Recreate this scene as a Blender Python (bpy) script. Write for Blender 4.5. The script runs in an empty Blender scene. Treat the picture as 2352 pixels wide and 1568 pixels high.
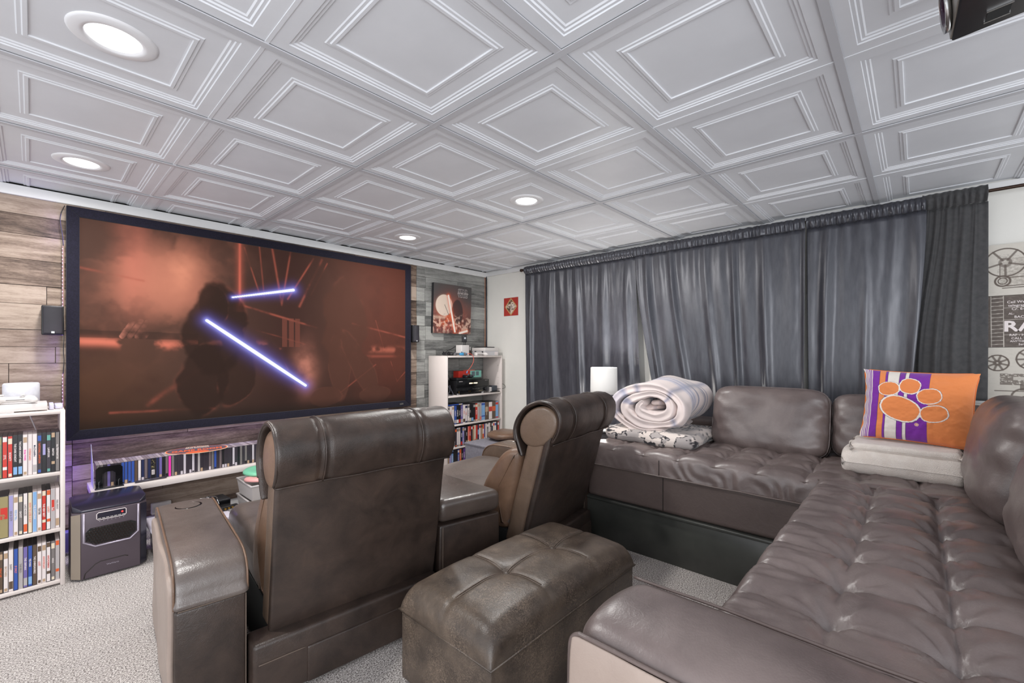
import bpy, bmesh, math, random
import numpy as np
from mathutils import Vector, Matrix, noise
random.seed(7)
sc = bpy.context.scene
C = sc.collection
PI = math.pi

# ---------------------------------------------------------------- camera, world, lights, exposure
CEIL = 1.995
cam_d = bpy.data.cameras.new('camera'); cam = bpy.data.objects.new('camera', cam_d); C.objects.link(cam)
cam_d.sensor_width = 36; cam_d.lens = 1013.4/2352*36
cam_d.shift_x = 0.0; cam_d.shift_y = 28/2352
cam_d.clip_start = 0.02
cam.location = (0, 0, 1.10)
YAW = math.radians(42.58)
cam.rotation_euler = (PI/2, 0, YAW-PI/2)
sc.camera = cam
sc.view_settings.view_transform = 'Standard'
sc.view_settings.look = 'None'
sc.view_settings.gamma = 1
sc.view_settings.use_curve_mapping = False
sc.view_settings.exposure = 1.1

w = bpy.data.worlds.new('world'); sc.world = w; w.use_nodes = True
w.node_tree.nodes['Background'].inputs[0].default_value = (0.93, 0.96, 1.0, 1)
w.node_tree.nodes['Background'].inputs[1].default_value = .8

def area(name, loc, rot, size, power, col=(1, 1, 1), sy=None, shape=None, spread=None):
    l = bpy.data.lights.new(name, 'AREA'); l.energy = power; l.color = col
    l.size = size
    if sy: l.shape = 'RECTANGLE'; l.size_y = sy
    if shape: l.shape = shape
    if spread: l.spread = spread
    o = bpy.data.objects.new(name, l); C.objects.link(o); o.location = loc; o.rotation_euler = rot
    return o
def point(name, loc, power, col=(1, 1, 1), r=.03):
    l = bpy.data.lights.new(name, 'POINT'); l.energy = power; l.color = col; l.shadow_soft_size = r
    o = bpy.data.objects.new(name, l); C.objects.link(o); o.location = loc
    return o
CANS = [(0.160, 1.703), (0.160, 2.922), (1.985, 1.708), (1.985, 2.930)]
for q in CANS:
    area('downlight_lamp', (q[0], q[1], CEIL-.012), (0, 0, 0), .115, 7.0, (1, .98, .95), shape='DISK')
# unseen soft fill light added behind the camera to brighten the room
area('rear_fill_light', (-1.1, -1.3, 1.15), (math.radians(90), 0, math.radians(-42)), 2.2, 26, (.95, .97, 1), sy=1.5)
# purple led strips glowing behind the screen frame and under it
area('led_glow_left', (0.118, 3.50, 1.30), (0, math.radians(90), math.radians(10)), 1.15, .35, (.25, .12, 1), sy=.02)
area('led_glow_bottom', (0.75, 3.485, .60), (math.radians(12), 0, 0), 1.15, .16, (.35, .2, 1), sy=.02)
point('led_glow_floor', (0.06, 3.44, .42), .6, (.22, .1, 1), .03)

# ---------------------------------------------------------------- helpers
def lin(c):
    return tuple((x/12.92 if x <= .04045 else ((x+.055)/1.055)**2.4) for x in c)
def rgb(r, g, b): return lin((r/255, g/255, b/255))

def mat(name, col, rough=.5, metal=0.0, emit=None, estr=0, spec=.5, trans=0, alpha=1, sheen=0):
    m = bpy.data.materials.new(name); m.use_nodes = True
    b = m.node_tree.nodes['Principled BSDF']
    b.inputs['Base Color'].default_value = (*col, 1); b.inputs['Roughness'].default_value = rough
    b.inputs['Metallic'].default_value = metal; b.inputs['Specular IOR Level'].default_value = spec
    if emit: b.inputs['Emission Color'].default_value = (*emit, 1); b.inputs['Emission Strength'].default_value = estr
    if trans: b.inputs['Transmission Weight'].default_value = trans
    if sheen: b.inputs['Sheen Weight'].default_value = sheen
    return m
def nd(m, t, **kw):
    n = m.node_tree.nodes.new(t)
    for k, v in kw.items():
        if k.startswith('i_'):
            n.inputs[int(k[2:]) if k[2:].isdigit() else k[2:]].default_value = v
        else: setattr(n, k, v)
    return n
def lk(m, a, b): m.node_tree.links.new(a, b)
def ramp(m, stops):
    r = nd(m, 'ShaderNodeValToRGB'); e = r.color_ramp.elements
    while len(e) < len(stops): e.new(.5)
    for x, (p, c) in zip(e, stops): x.position = p; x.color = (*c, 1)
    return r
def bsdf(m): return m.node_tree.nodes['Principled BSDF']
def texco(m, kind='Object', scale=(1, 1, 1)):
    t = nd(m, 'ShaderNodeTexCoord'); mp = nd(m, 'ShaderNodeMapping'); mp.inputs['Scale'].default_value = scale
    lk(m, t.outputs[kind], mp.inputs['Vector']); return mp.outputs[0]
def noise_n(m, vec, scale, detail=4, rough=.55, dist=0):
    n = nd(m, 'ShaderNodeTexNoise'); n.inputs['Scale'].default_value = scale; n.inputs['Detail'].default_value = detail
    n.inputs['Roughness'].default_value = rough; n.inputs['Distortion'].default_value = dist
    lk(m, vec, n.inputs['Vector']); return n
def bump(m, h, strength=.3, dist=.002):
    b = nd(m, 'ShaderNodeBump'); b.inputs['Strength'].default_value = strength; b.inputs['Distance'].default_value = dist
    lk(m, h, b.inputs['Height']); return b

def noisy(name, c1, c2, scale, rough=.6, bs=.2, bd=.002, detail=5, metal=0, spec=.5, sc3=(1, 1, 1), bscale=None, lo=.35, hi=.65, sheen=0):
    m = mat(name, c1, rough, metal, spec=spec, sheen=sheen); v = texco(m, 'Object', sc3)
    n = noise_n(m, v, scale, detail); r = ramp(m, [(lo, c1), (hi, c2)])
    lk(m, n.outputs[0], r.inputs[0]); lk(m, r.outputs[0], bsdf(m).inputs['Base Color'])
    if bs:
        n2 = noise_n(m, v, bscale or scale*3, 3); b = bump(m, n2.outputs[0], bs, bd); lk(m, b.outputs[0], bsdf(m).inputs['Normal'])
    return m
def leather(name, c1, c2, c3=None, rough=.36, scale=6, grain=420, gs=.25, crackle=False, spec=.5):
    m = mat(name, c1, rough, spec=spec); v = texco(m)
    n = noise_n(m, v, scale, 8, .65, .4)
    r = ramp(m, [(.3, c1), (.62, c2)] + ([(.8, c3)] if c3 else []))
    lk(m, n.outputs[0], r.inputs[0]); col = r.outputs[0]
    vo = nd(m, 'ShaderNodeTexVoronoi'); vo.inputs['Scale'].default_value = grain; lk(m, v, vo.inputs['Vector'])
    b0 = bump(m, noise_n(m, v, 34, 6, .62, .8).outputs[0], .30, .0035)
    b = bump(m, vo.outputs['Distance'], gs, .0008); lk(m, b0.outputs[0], b.inputs['Normal'])
    if crackle:
        nn = noise_n(m, v, 30, 3, .6)
        mx0 = nd(m, 'ShaderNodeMix', data_type='VECTOR'); mx0.inputs[0].default_value = .06
        lk(m, v, mx0.inputs[4]); lk(m, nn.outputs['Color'], mx0.inputs[5])
        v2 = nd(m, 'ShaderNodeTexVoronoi', feature='DISTANCE_TO_EDGE'); v2.inputs['Scale'].default_value = 105
        lk(m, mx0.outputs[1], v2.inputs['Vector'])
        r2 = ramp(m, [(.0, (1, 1, 1)), (.09, (0, 0, 0))]); lk(m, v2.outputs[0], r2.inputs[0])
        mk = noise_n(m, v, 7, 4); r3 = ramp(m, [(.42, (0, 0, 0)), (.62, (.45, .45, .45))]); lk(m, mk.outputs[0], r3.inputs[0])
        mul = nd(m, 'ShaderNodeMath', operation='MULTIPLY'); lk(m, r2.outputs[0], mul.inputs[0]); lk(m, r3.outputs[0], mul.inputs[1])
        mx = nd(m, 'ShaderNodeMix', data_type='RGBA'); lk(m, mul.outputs[0], mx.inputs[0]); lk(m, col, mx.inputs[6])
        mx.inputs[7].default_value = (*crackle, 1); col = mx.outputs[2]
    lk(m, col, bsdf(m).inputs['Base Color']); lk(m, b.outputs[0], bsdf(m).inputs['Normal'])
    rr = nd(m, 'ShaderNodeMapRange'); rr.inputs['To Min'].default_value = rough-.07; rr.inputs['To Max'].default_value = rough+.12
    n3 = noise_n(m, v, scale*2.3, 4); lk(m, n3.outputs[0], rr.inputs[0]); lk(m, rr.outputs[0], bsdf(m).inputs['Roughness'])
    return m
def painted(name, rough=.8, emit=0, bs=0, bscale=300, sheen=0):
    m = mat(name, (.5, .5, .5), rough, sheen=sheen); a = nd(m, 'ShaderNodeVertexColor'); a.layer_name = 'Col'
    lk(m, a.outputs[0], bsdf(m).inputs['Base Color'])
    if emit:
        lk(m, a.outputs[0], bsdf(m).inputs['Emission Color']); bsdf(m).inputs['Emission Strength'].default_value = emit
    if bs:
        n = noise_n(m, texco(m), bscale, 3); b = bump(m, n.outputs[0], bs, .002); lk(m, b.outputs[0], bsdf(m).inputs['Normal'])
    return m

def obj(name, me, m=None, parent=None, loc=None):
    if m is not None and not me.materials:
        for x in (m if isinstance(m, (list, tuple)) else [m]): me.materials.append(x)
    o = bpy.data.objects.new(name, me); C.objects.link(o)
    if parent: o.parent = parent
    if loc: o.location = loc
    return o
def mesh(name, v, f, smooth=False, mi=None):
    me = bpy.data.meshes.new(name); me.from_pydata([tuple(p) for p in v], [], f)
    if smooth: me.polygons.foreach_set('use_smooth', [True]*len(me.polygons))
    if mi: me.polygons.foreach_set('material_index', mi)
    me.update(); return me
def tag(o, label=None, cat=None, group=None, kind=None):
    if label: o['label'] = label
    if cat: o['category'] = cat
    if group: o['group'] = group
    if kind: o['kind'] = kind
    return o
def thing(name, label, cat, loc=(0, 0, 0), rz=0, group=None):
    o = bpy.data.objects.new(name, None); C.objects.link(o); o.location = loc; o.rotation_euler = (0, 0, rz)
    o.empty_display_size = .05
    return tag(o, label, cat, group)
class MB:
    def __init__(s): s.v = []; s.f = []; s.m = []
    def add(s, v, f, mi=0):
        n = len(s.v); s.v += [tuple(p) for p in v]; s.f += [tuple(i+n for i in q) for q in f]; s.m += [mi]*len(f)
    def box(s, x0, x1, y0, y1, z0, z1, mi=0):
        s.add([(x0,y0,z0),(x1,y0,z0),(x1,y1,z0),(x0,y1,z0),(x0,y0,z1),(x1,y0,z1),(x1,y1,z1),(x0,y1,z1)],
              [(0,3,2,1),(4,5,6,7),(0,1,5,4),(1,2,6,5),(2,3,7,6),(3,0,4,7)], mi)
    def cyl(s, p, r, h, n=20, axis='z', r2=None, mi=0):
        r2 = r if r2 is None else r2; v = []; 
        for k, (rr, hh) in enumerate(((r, 0), (r2, h))):
            for i in range(n):
                a = 2*PI*i/n; q = (rr*math.cos(a), rr*math.sin(a), hh)
                if axis == 'x': q = (q[2], q[0], q[1])
                if axis == 'y': q = (q[1], q[2], q[0])
                v.append((p[0]+q[0], p[1]+q[1], p[2]+q[2]))
        f = [(i, (i+1) % n, n+(i+1) % n, n+i) for i in range(n)] + [tuple(range(n))[::-1], tuple(range(n, 2*n))]
        s.add(v, f, mi)
    def tube(s, pts, r, n=6, mi=0, closed=False):
        v, f = tube_vf(pts, r, n, closed); s.add(v, f, mi)
    def build(s, name, m=None, parent=None, smooth=False, bevel=0, seg=2, loc=None):
        me = mesh(name, s.v, s.f, smooth, s.m)
        if bevel:
            bm = bmesh.new(); bm.from_mesh(me)
            es = [e for e in bm.edges if e.is_manifold and e.calc_face_angle(0) > .5]
            bmesh.ops.bevel(bm, geom=es, offset=bevel, segments=seg, profile=.5, affect='EDGES', clamp_overlap=True)
            bm.to_mesh(me); bm.free()
            me.polygons.foreach_set('use_smooth', [True]*len(me.polygons)); 
            try: me.set_sharp_from_angle(angle=math.radians(50))
            except Exception: pass
            me.update()
        elif smooth:
            try: me.set_sharp_from_angle(angle=math.radians(50))
            except Exception: pass
        return obj(name, me, m, parent, loc)
def tube_vf(pts, r, n=6, closed=False):
    P = [Vector(p) for p in pts]; v = []; f = []; N = len(P); up = Vector((0, 0, 1)); prev = None
    for i, p in enumerate(P):
        a = P[(i-1) % N] if (closed or i) else P[0]; b = P[(i+1) % N] if (closed or i < N-1) else P[-1]
        t = (b-a).normalized() if (b-a).length > 1e-9 else Vector((1, 0, 0))
        s_ = t.cross(prev if prev else (up if abs(t.z) < .95 else Vector((1, 0, 0))))
        if s_.length < 1e-6: s_ = t.orthogonal()
        s_.normalize(); u = s_.cross(t); prev = u
        for k in range(n):
            an = 2*PI*k/n; v.append(p+s_*math.cos(an)*r+u*math.sin(an)*r)
    for i in range(N if closed else N-1):
        j = (i+1) % N
        for k in range(n): f.append((i*n+k, i*n+(k+1) % n, j*n+(k+1) % n, j*n+k))
    if not closed: f += [tuple(range(n))[::-1], tuple((N-1)*n+k for k in range(n))]
    return v, f
def tube(name, pts, r, m, parent=None, n=6, closed=False):
    v, f = tube_vf(pts, r, n, closed); return obj(name, mesh(name, v, f, True), m, parent)
def box(name, x0, x1, y0, y1, z0, z1, m, parent=None, bevel=0, seg=2):
    b = MB(); b.box(x0, x1, y0, y1, z0, z1); return b.build(name, m, parent, bevel=bevel, seg=seg)
def cr(pts, n, closed=False):
    """catmull-rom resample"""
    P = [np.array(p, float) for p in pts]; N = len(P); out = []; segs = N if closed else N-1
    for i in range(segs):
        p0 = P[(i-1) % N] if closed or i else P[0]; p1 = P[i]; p2 = P[(i+1) % N]; p3 = P[(i+2) % N] if closed or i < N-2 else P[-1]
        for k in range(n):
            t = k/n; out.append(.5*((2*p1)+(-p0+p2)*t+(2*p0-5*p1+4*p2-p3)*t*t+(-p0+3*p1-3*p2+p3)*t**3))
    if not closed: out.append(P[-1])
    return [tuple(q) for q in out]
def wr(p, s, amp, seed=0):
    return noise.noise(Vector((p[0]*s+seed*7.3, p[1]*s+seed*3.1, p[2]*s)))*amp
def loft(prof, x0, x1, r=.02, nx=10, nr=4, dome=.01, disp=None, axis='x', sub=4):
    """extrude a closed smooth (a,b) profile along an axis with rounded ends"""
    P = np.array(cr(prof, sub, True)); N = len(P)
    T = np.roll(P, -1, 0)-np.roll(P, 1, 0); T /= np.linalg.norm(T, axis=1)[:, None]+1e-9
    area2 = np.sum(P[:, 0]*np.roll(P[:, 1], -1)-np.roll(P[:, 0], -1)*P[:, 1])
    Nn = np.stack([T[:, 1], -T[:, 0]], 1)*(1 if area2 > 0 else -1)
    cen = P.mean(0); rings = []
    for k in range(nr): a = PI/2*k/nr; rings.append((x0+r*(1-math.sin(a)), r*(1-math.cos(a))))
    left = [(x, i) for x, i in [(x0+r*(1-math.sin(PI/2*k/nr)), r*(1-math.cos(PI/2*k/nr))) for k in range(nr, 0, -1)]]
    mid = [(x0+r+(x1-x0-2*r)*k/nx, 0) for k in range(nx+1)]
    right = [(x0+x1-x, i) for x, i in left[::-1]]
    rings = left+mid+right
    v = []; f = []
    for x, ins in rings:
        for q in P-Nn*ins: v.append([x, q[0], q[1]])
    for i in range(len(rings)-1):
        for k in range(N): f.append((i*N+k, i*N+(k+1) % N, (i+1)*N+(k+1) % N, (i+1)*N+k))
    for side, base, x, sg in ((0, 0, rings[0][0], -1), (1, (len(rings)-1)*N, rings[-1][0], 1)):
        last = base; Q = np.array([[v[base+k][1], v[base+k][2]] for k in range(N)])
        for s_ in (.8, .55, .3):
            nb = len(v)
            for q in cen+(Q-cen)*s_: v.append([x+sg*dome*(1-s_*s_), q[0], q[1]])
            for k in range(N): f.append((last+k, last+(k+1) % N, nb+(k+1) % N, nb+k) if side else (last+(k+1) % N, last+k, nb+k, nb+(k+1) % N))
            last = nb
        c = len(v); v.append([x+sg*dome, cen[0], cen[1]])
        for k in range(N): f.append((last+k, last+(k+1) % N, c) if side else (last+(k+1) % N, last+k, c))
    if area2 < 0: f = [q[::-1] for q in f]
    if disp:
        for q in v:
            d = disp(q); q[0] += d[0]; q[1] += d[1]; q[2] += d[2]
    if axis == 'y': v = [(q[1], q[0], q[2]) for q in v]; f = [q[::-1] for q in f]
    return v, f
def loftobj(name, prof, x0, x1, m, parent=None, **k):
    v, f = loft(prof, x0, x1, **k); me = mesh(name, v, f, True)
    bm = bmesh.new(); bm.from_mesh(me); bmesh.ops.recalc_face_normals(bm, faces=bm.faces); bm.to_mesh(me); bm.free()
    return obj(name, me, m, parent)
def rprof(a0, a1, b0, b1, r, n=3):
    out = []
    for cx, cy, s in ((a1-r, b1-r, 0), (a0+r, b1-r, 1), (a0+r, b0+r, 2), (a1-r, b0+r, 3)):
        for k in range(n+1):
            a = PI/2*s+PI/2*k/n; out.append((cx+r*math.cos(a), cy+r*math.sin(a)))
    # midpoints keep sides straight
    res = []
    for i, p in enumerate(out):
        q = out[(i+1) % len(out)]; res.append(p)
        d = math.dist(p, q)
        if d > r*1.2:
            res += [(p[0]+(q[0]-p[0])*t, p[1]+(q[1]-p[1])*t) for t in (.08, .5, .92)]
    return res
def sbox(hx, hy, hz, n=6, res=14, puff=None, disp=None):
    """superellipsoid rounded cushion centred at the origin"""
    bm = bmesh.new(); bmesh.ops.create_cube(bm, size=2)
    bmesh.ops.subdivide_edges(bm, edges=bm.edges, cuts=res, use_grid_fill=True)
    for q in bm.verts:
        x, y, z = q.co
        # ease the grid towards the edges
        e = lambda t: math.copysign(abs(math.sin(t*PI/2)), t)
        x, y, z = e(x), e(y), e(z)
        k = (abs(x)**n+abs(y)**n+abs(z)**n)**(1/n)
        p = Vector((x/k, y/k, z/k))
        s = puff(p) if puff else (1, 1, 1)
        q.co = Vector((p.x*hx*s[0], p.y*hy*s[1], p.z*hz*s[2]))
        if disp: q.co += Vector(disp(q.co, p))
    me = bpy.data.meshes.new('cushion'); bm.to_mesh(me); bm.free()
    me.polygons.foreach_set('use_smooth', [True]*len(me.polygons)); me.update(); return me
def colour(me, cols):
    a = me.color_attributes.new('Col', 'FLOAT_COLOR', 'POINT')
    c = np.ones((len(me.vertices), 4), np.float32); c[:, :3] = cols; a.data.foreach_set('color', c.ravel())
def plane_grid(nu, nv, fn):
    """fn(U,V)-> XYZ array; grid faces"""
    u, v_ = np.meshgrid(np.linspace(0, 1, nu), np.linspace(0, 1, nv)); P = fn(u.ravel(), v_.ravel())
    i = np.arange(nu-1); j = np.arange(nv-1); I, J = np.meshgrid(i, j); a = (J*nu+I).ravel()
    F = np.stack([a, a+1, a+nu+1, a+nu], 1)
    me = bpy.data.meshes.new('grid'); me.vertices.add(len(P)); me.vertices.foreach_set('co', P.astype(np.float32).ravel())
    me.loops.add(F.size); me.loops.foreach_set('vertex_index', F.ravel().astype(np.int32))
    me.polygons.add(len(F)); me.polygons.foreach_set('loop_start', np.arange(0, F.size, 4, dtype=np.int32))
    me.polygons.foreach_set('loop_total', np.full(len(F), 4, np.int32)); me.polygons.foreach_set('use_smooth', np.ones(len(F), bool))
    me.update(calc_edges=True); me.validate(); return me, u.ravel(), v_.ravel()
def vnoise(x, y, seed=0):
    xi = np.floor(x).astype(np.int64); yi = np.floor(y).astype(np.int64); fx = x-xi; fy = y-yi
    fx = fx*fx*(3-2*fx); fy = fy*fy*(3-2*fy)
    def h(a, b):
        n = (a*374761393+b*668265263+seed*1274126177) & 0x7fffffff; n = (n ^ (n >> 13))*1274126177 & 0x7fffffff
        return ((n ^ (n >> 16)) & 0xffff)/65535.
    return (h(xi, yi)*(1-fx)+h(xi+1, yi)*fx)*(1-fy)+(h(xi, yi+1)*(1-fx)+h(xi+1, yi+1)*fx)*fy
def fbm(x, y, o=5, seed=0):
    s = 0; a = .5
    for k in range(o): s = s+a*vnoise(x*2**k, y*2**k, seed+k); a *= .5
    return s/(1-.5**o)
def sstep(a, b, x): t = np.clip((x-a)/(b-a), 0, 1); return t*t*(3-2*t)
def seg_d(u, v, a, b):
    ax, ay = a; bx, by = b; t = np.clip(((u-ax)*(bx-ax)+(v-ay)*(by-ay))/((bx-ax)**2+(by-ay)**2), 0, 1)
    return np.hypot(u-ax-t*(bx-ax), v-ay-t*(by-ay)), t
def text(name, body, size, m, parent=None, origin=(0, 0, 0), xd=(1, 0, 0), yd=(0, 0, 1), depth=.0002, align='CENTER', width=None, bold=0, height=None):
    cu = bpy.data.curves.new(name, 'FONT'); cu.body = body; cu.size = size; cu.align_x = align; cu.align_y = 'CENTER'
    cu.resolution_u = 2; cu.offset = bold; cu.extrude = depth
    o = bpy.data.objects.new('t', cu); C.objects.link(o); dg = bpy.context.evaluated_depsgraph_get(); dg.update()
    me = bpy.data.meshes.new_from_object(o.evaluated_get(dg)); bpy.data.objects.remove(o); bpy.data.curves.remove(cu)
    X = Vector(xd).normalized(); Y = Vector(yd).normalized(); Z = X.cross(Y)
    sx = sy = 1
    if len(me.vertices):
        co = np.array([q.co for q in me.vertices]); w_ = np.ptp(co[:, 0]) or 1; h_ = np.ptp(co[:, 1]) or 1
        if width: sx = width/w_ if (width/w_ < 1 or height) else 1
        if height: sy = height/h_
        elif width: sy = max(sx, .55) if sx < 1 else 1
    M = Matrix(((X.x*sx, Y.x*sy, Z.x, origin[0]), (X.y*sx, Y.y*sy, Z.y, origin[1]), (X.z*sx, Y.z*sy, Z.z, origin[2]), (0, 0, 0, 1)))
    me.transform(M); me.materials.clear(); return obj(name, me, m, parent)
ORD = 'zeroth first second third fourth fifth sixth seventh eighth ninth tenth eleventh twelfth thirteenth fourteenth fifteenth sixteenth seventeenth eighteenth nineteenth twentieth'.split()
def ordn(n):
    if n <= 20: return ORD[n]
    t = {2: 'twenty', 3: 'thirty', 4: 'forty', 5: 'fifty', 6: 'sixty', 7: 'seventy', 8: 'eighty', 9: 'ninety'}[n//10]
    return t+'-'+ORD[n % 10] if n % 10 else t[:-1]+'ieth'

# ---------------------------------------------------------------- materials
M = {}
M['white_wall'] = noisy('painted_wall', rgb(222, 220, 214), rgb(228, 226, 220), 3, .7, .12, .001, bscale=220)
M['white_trim'] = mat('white_trim', rgb(226, 226, 226), .4)
M['ceiling'] = noisy('ceiling_vinyl', rgb(214, 216, 221), rgb(220, 222, 227), 4, .45, .05, .0005, bscale=400)
M['grid'] = mat('ceiling_grid', rgb(190, 191, 196), .45)
M['dark'] = mat('dark_void', (.01, .01, .01), .9)
M['black'] = noisy('black_plastic', rgb(22, 22, 25), rgb(30, 30, 34), 30, .4, .08, .0005)
M['black_gloss'] = mat('black_gloss', rgb(16, 16, 18), .15)
M['white_pl'] = mat('white_plastic', rgb(214, 209, 206), .35)
M['lam'] = noisy('white_laminate', rgb(216, 205, 200), rgb(222, 212, 207), 2, .35, 0)
M['metal'] = mat('brushed_metal', rgb(190, 190, 190), .25, 1)
M['gold'] = mat('gold_plug', rgb(200, 160, 80), .3, 1)
M['bronze'] = mat('bronze_rod', rgb(60, 44, 36), .35, .6)
M['clearbox'] = mat('frosted_plastic', rgb(214, 208, 206), .35, trans=.25)
# carpet
m = mat('carpet', rgb(170, 165, 160), .95, spec=.1); v = texco(m)
n1 = noise_n(m, v, 190, 4, .75); n2 = noise_n(m, v, 3, 3)
r1 = ramp(m, [(.38, rgb(84, 78, 76)), (.48, rgb(182, 173, 168)), (.58, rgb(242, 236, 232))]); lk(m, n1.outputs[0], r1.inputs[0])
mx = nd(m, 'ShaderNodeMix', data_type='RGBA', blend_type='MULTIPLY'); mx.inputs[0].default_value = .35
r2 = ramp(m, [(.3, (.75, .75, .75)), (.7, (1, 1, 1))]); lk(m, n2.outputs[0], r2.inputs[0])
lk(m, r1.outputs[0], mx.inputs[6]); lk(m, r2.outputs[0], mx.inputs[7]); lk(m, mx.outputs[2], bsdf(m).inputs['Base Color'])
b = bump(m, n1.outputs[0], .9, .006); lk(m, b.outputs[0], bsdf(m).inputs['Normal']); M['carpet'] = m
# planks (tone changes with each plank)
def plankmat(nm, stops, purple=0):
    m = mat(nm, (.3, .3, .3), .62, spec=.35)
    oi = nd(m, 'ShaderNodeObjectInfo'); t = nd(m, 'ShaderNodeTexCoord'); ad = nd(m, 'ShaderNodeVectorMath', operation='ADD')
    cmb = nd(m, 'ShaderNodeCombineXYZ'); mu = nd(m, 'ShaderNodeMath', operation='MULTIPLY'); mu.inputs[1].default_value = 37
    lk(m, oi.outputs['Random'], mu.inputs[0]); lk(m, mu.outputs[0], cmb.inputs[0]); lk(m, mu.outputs[0], cmb.inputs[2])
    lk(m, t.outputs['Object'], ad.inputs[0]); lk(m, cmb.outputs[0], ad.inputs[1])
    mp = nd(m, 'ShaderNodeMapping'); mp.inputs['Scale'].default_value = (1.6, 1.6, 16); lk(m, ad.outputs[0], mp.inputs[0])
    n1 = noise_n(m, mp.outputs[0], 2.2, 9, .68, .6)
    mp2 = nd(m, 'ShaderNodeMapping'); mp2.inputs['Scale'].default_value = (5, 5, 12); lk(m, ad.outputs[0], mp2.inputs[0])
    n2 = noise_n(m, mp2.outputs[0], 1.3, 6, .7, .2)
    mp3 = nd(m, 'ShaderNodeMapping'); mp3.inputs['Scale'].default_value = (30, 30, 140); lk(m, ad.outputs[0], mp3.inputs[0])
    n3 = noise_n(m, mp3.outputs[0], 2, 4, .7)
    a1 = nd(m, 'ShaderNodeMath', operation='MULTIPLY_ADD'); a1.inputs[1].default_value = .9; lk(m, n1.outputs[0], a1.inputs[0])
    s1 = nd(m, 'ShaderNodeMath', operation='MULTIPLY_ADD'); s1.inputs[1].default_value = .42; s1.inputs[2].default_value = -.22; lk(m, oi.outputs['Random'], s1.inputs[0])
    lk(m, s1.outputs[0], a1.inputs[2])
    a2 = nd(m, 'ShaderNodeMath', operation='MULTIPLY_ADD'); a2.inputs[1].default_value = .35; lk(m, n2.outputs[0], a2.inputs[0]); lk(m, a1.outputs[0], a2.inputs[2])
    a3 = nd(m, 'ShaderNodeMath', operation='MULTIPLY_ADD'); a3.inputs[1].default_value = .3; lk(m, n3.outputs[0], a3.inputs[0]); lk(m, a2.outputs[0], a3.inputs[2])
    r = ramp(m, stops); lk(m, a3.outputs[0], r.inputs[0]); lk(m, r.outputs[0], bsdf(m).inputs['Base Color'])
    b = bump(m, a3.outputs[0], .4, .003); lk(m, b.outputs[0], bsdf(m).inputs['Normal']); return m
M['plank'] = plankmat('weathered_plank', [(.42, rgb(48, 38, 33)), (.58, rgb(92, 76, 66)), (.75, rgb(132, 114, 101)), (.98, rgb(168, 151, 137))])
M['plank_grey'] = plankmat('grey_plank', [(.4, rgb(70, 70, 70)), (.58, rgb(110, 110, 108)), (.75, rgb(140, 140, 137)), (.98, rgb(166, 166, 162))])
M['lea_rec'] = leather('dark_brown_leather', rgb(36, 29, 26), rgb(62, 50, 44), rgb(80, 64, 53), .35, 8, 330, .35)
M['lea_rec_side'] = leather('tan_brown_leather', rgb(82, 67, 56), rgb(106, 87, 73), None, .34, 5, 330, .3)
M['lea_rec_side2'] = leather('brown_leather_inner', rgb(92, 70, 56), rgb(118, 92, 74), None, .34, 5, 330, .3)
M['lea_arm'] = leather('grey_brown_arm_leather', rgb(82, 73, 69), rgb(100, 90, 85), None, .3, 4, 330, .22, spec=.8)
M['lea_con'] = leather('console_leather', rgb(60, 51, 47), rgb(80, 69, 63), None, .28, 5, 330, .22, spec=.8)
M['lea_ott'] = leather('distressed_leather', rgb(52, 44, 39), rgb(86, 74, 64), rgb(110, 95, 82), .38, 9, 260, .3, crackle=rgb(158, 138, 120))
M['lea_sofa'] = leather('taupe_leather', rgb(84, 72, 70), rgb(114, 101, 98), None, .36, 3.5, 300, .2, spec=.7)
bsdf(M['lea_sofa']).inputs['Coat Weight'].default_value = .22; bsdf(M['lea_sofa']).inputs['Coat Roughness'].default_value = .32
M['lea_sofa_d'] = leather('taupe_leather_base', rgb(84, 72, 69), rgb(98, 85, 81), None, .36, 3, 300, .16)
M['lea_arm_side'] = leather('beige_worn_leather', rgb(142, 126, 117), rgb(156, 140, 130), None, .42, 3, 300, .16)
M['stitch'] = mat('stitching', rgb(104, 90, 80), .7)
M['seam'] = mat('seam_shadow', rgb(38, 31, 28), .6)
m = noisy('riser_black', rgb(60, 61, 58), rgb(74, 75, 71), 5, .34, .05, .001); M['riser'] = m
m = mat('satin_curtain', rgb(70, 74, 82), .33, .25, spec=.9, sheen=.1)
v = texco(m); n1 = noise_n(m, texco(m, 'Object', (1, 1, .02)), 500, 2); n2 = noise_n(m, texco(m, 'Object', (6, 6, 1.2)), 9, 4, .6)
b = bump(m, n1.outputs[0], .12, .001); b2 = bump(m, n2.outputs[0], .12, .003); lk(m, b.outputs[0], b2.inputs['Normal']); lk(m, b2.outputs[0], bsdf(m).inputs['Normal'])
r_ = ramp(m, [(.35, rgb(56, 57, 66)), (.7, rgb(70, 71, 79))]); lk(m, n2.outputs[0], r_.inputs[0]); lk(m, r_.outputs[0], bsdf(m).inputs['Base Color'])
M['curtain'] = m
m2 = noisy('matte_curtain', rgb(52, 52, 54), rgb(64, 63, 64), 40, .7, .2, .001, bscale=400, sheen=.2); M['curtain_d'] = m2

# ================================================================ ROOM SHELL
X0, X1, Y0, Y1 = -1.45, 3.44, -1.75, 3.55
fl = box('floor', X0, X1+.1, Y0, Y1+.1, -.05, 0, M['carpet']); tag(fl, kind='structure')
wr_ = box('wall_right', X1, X1+.1, Y0, Y1+.1, 0, CEIL+.05, M['white_wall']); tag(wr_, kind='structure')
wb = box('wall_back', X0, X1, Y1+.006, Y1+.1, 0, CEIL+.05, M['dark']); tag(wb, kind='structure')
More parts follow.
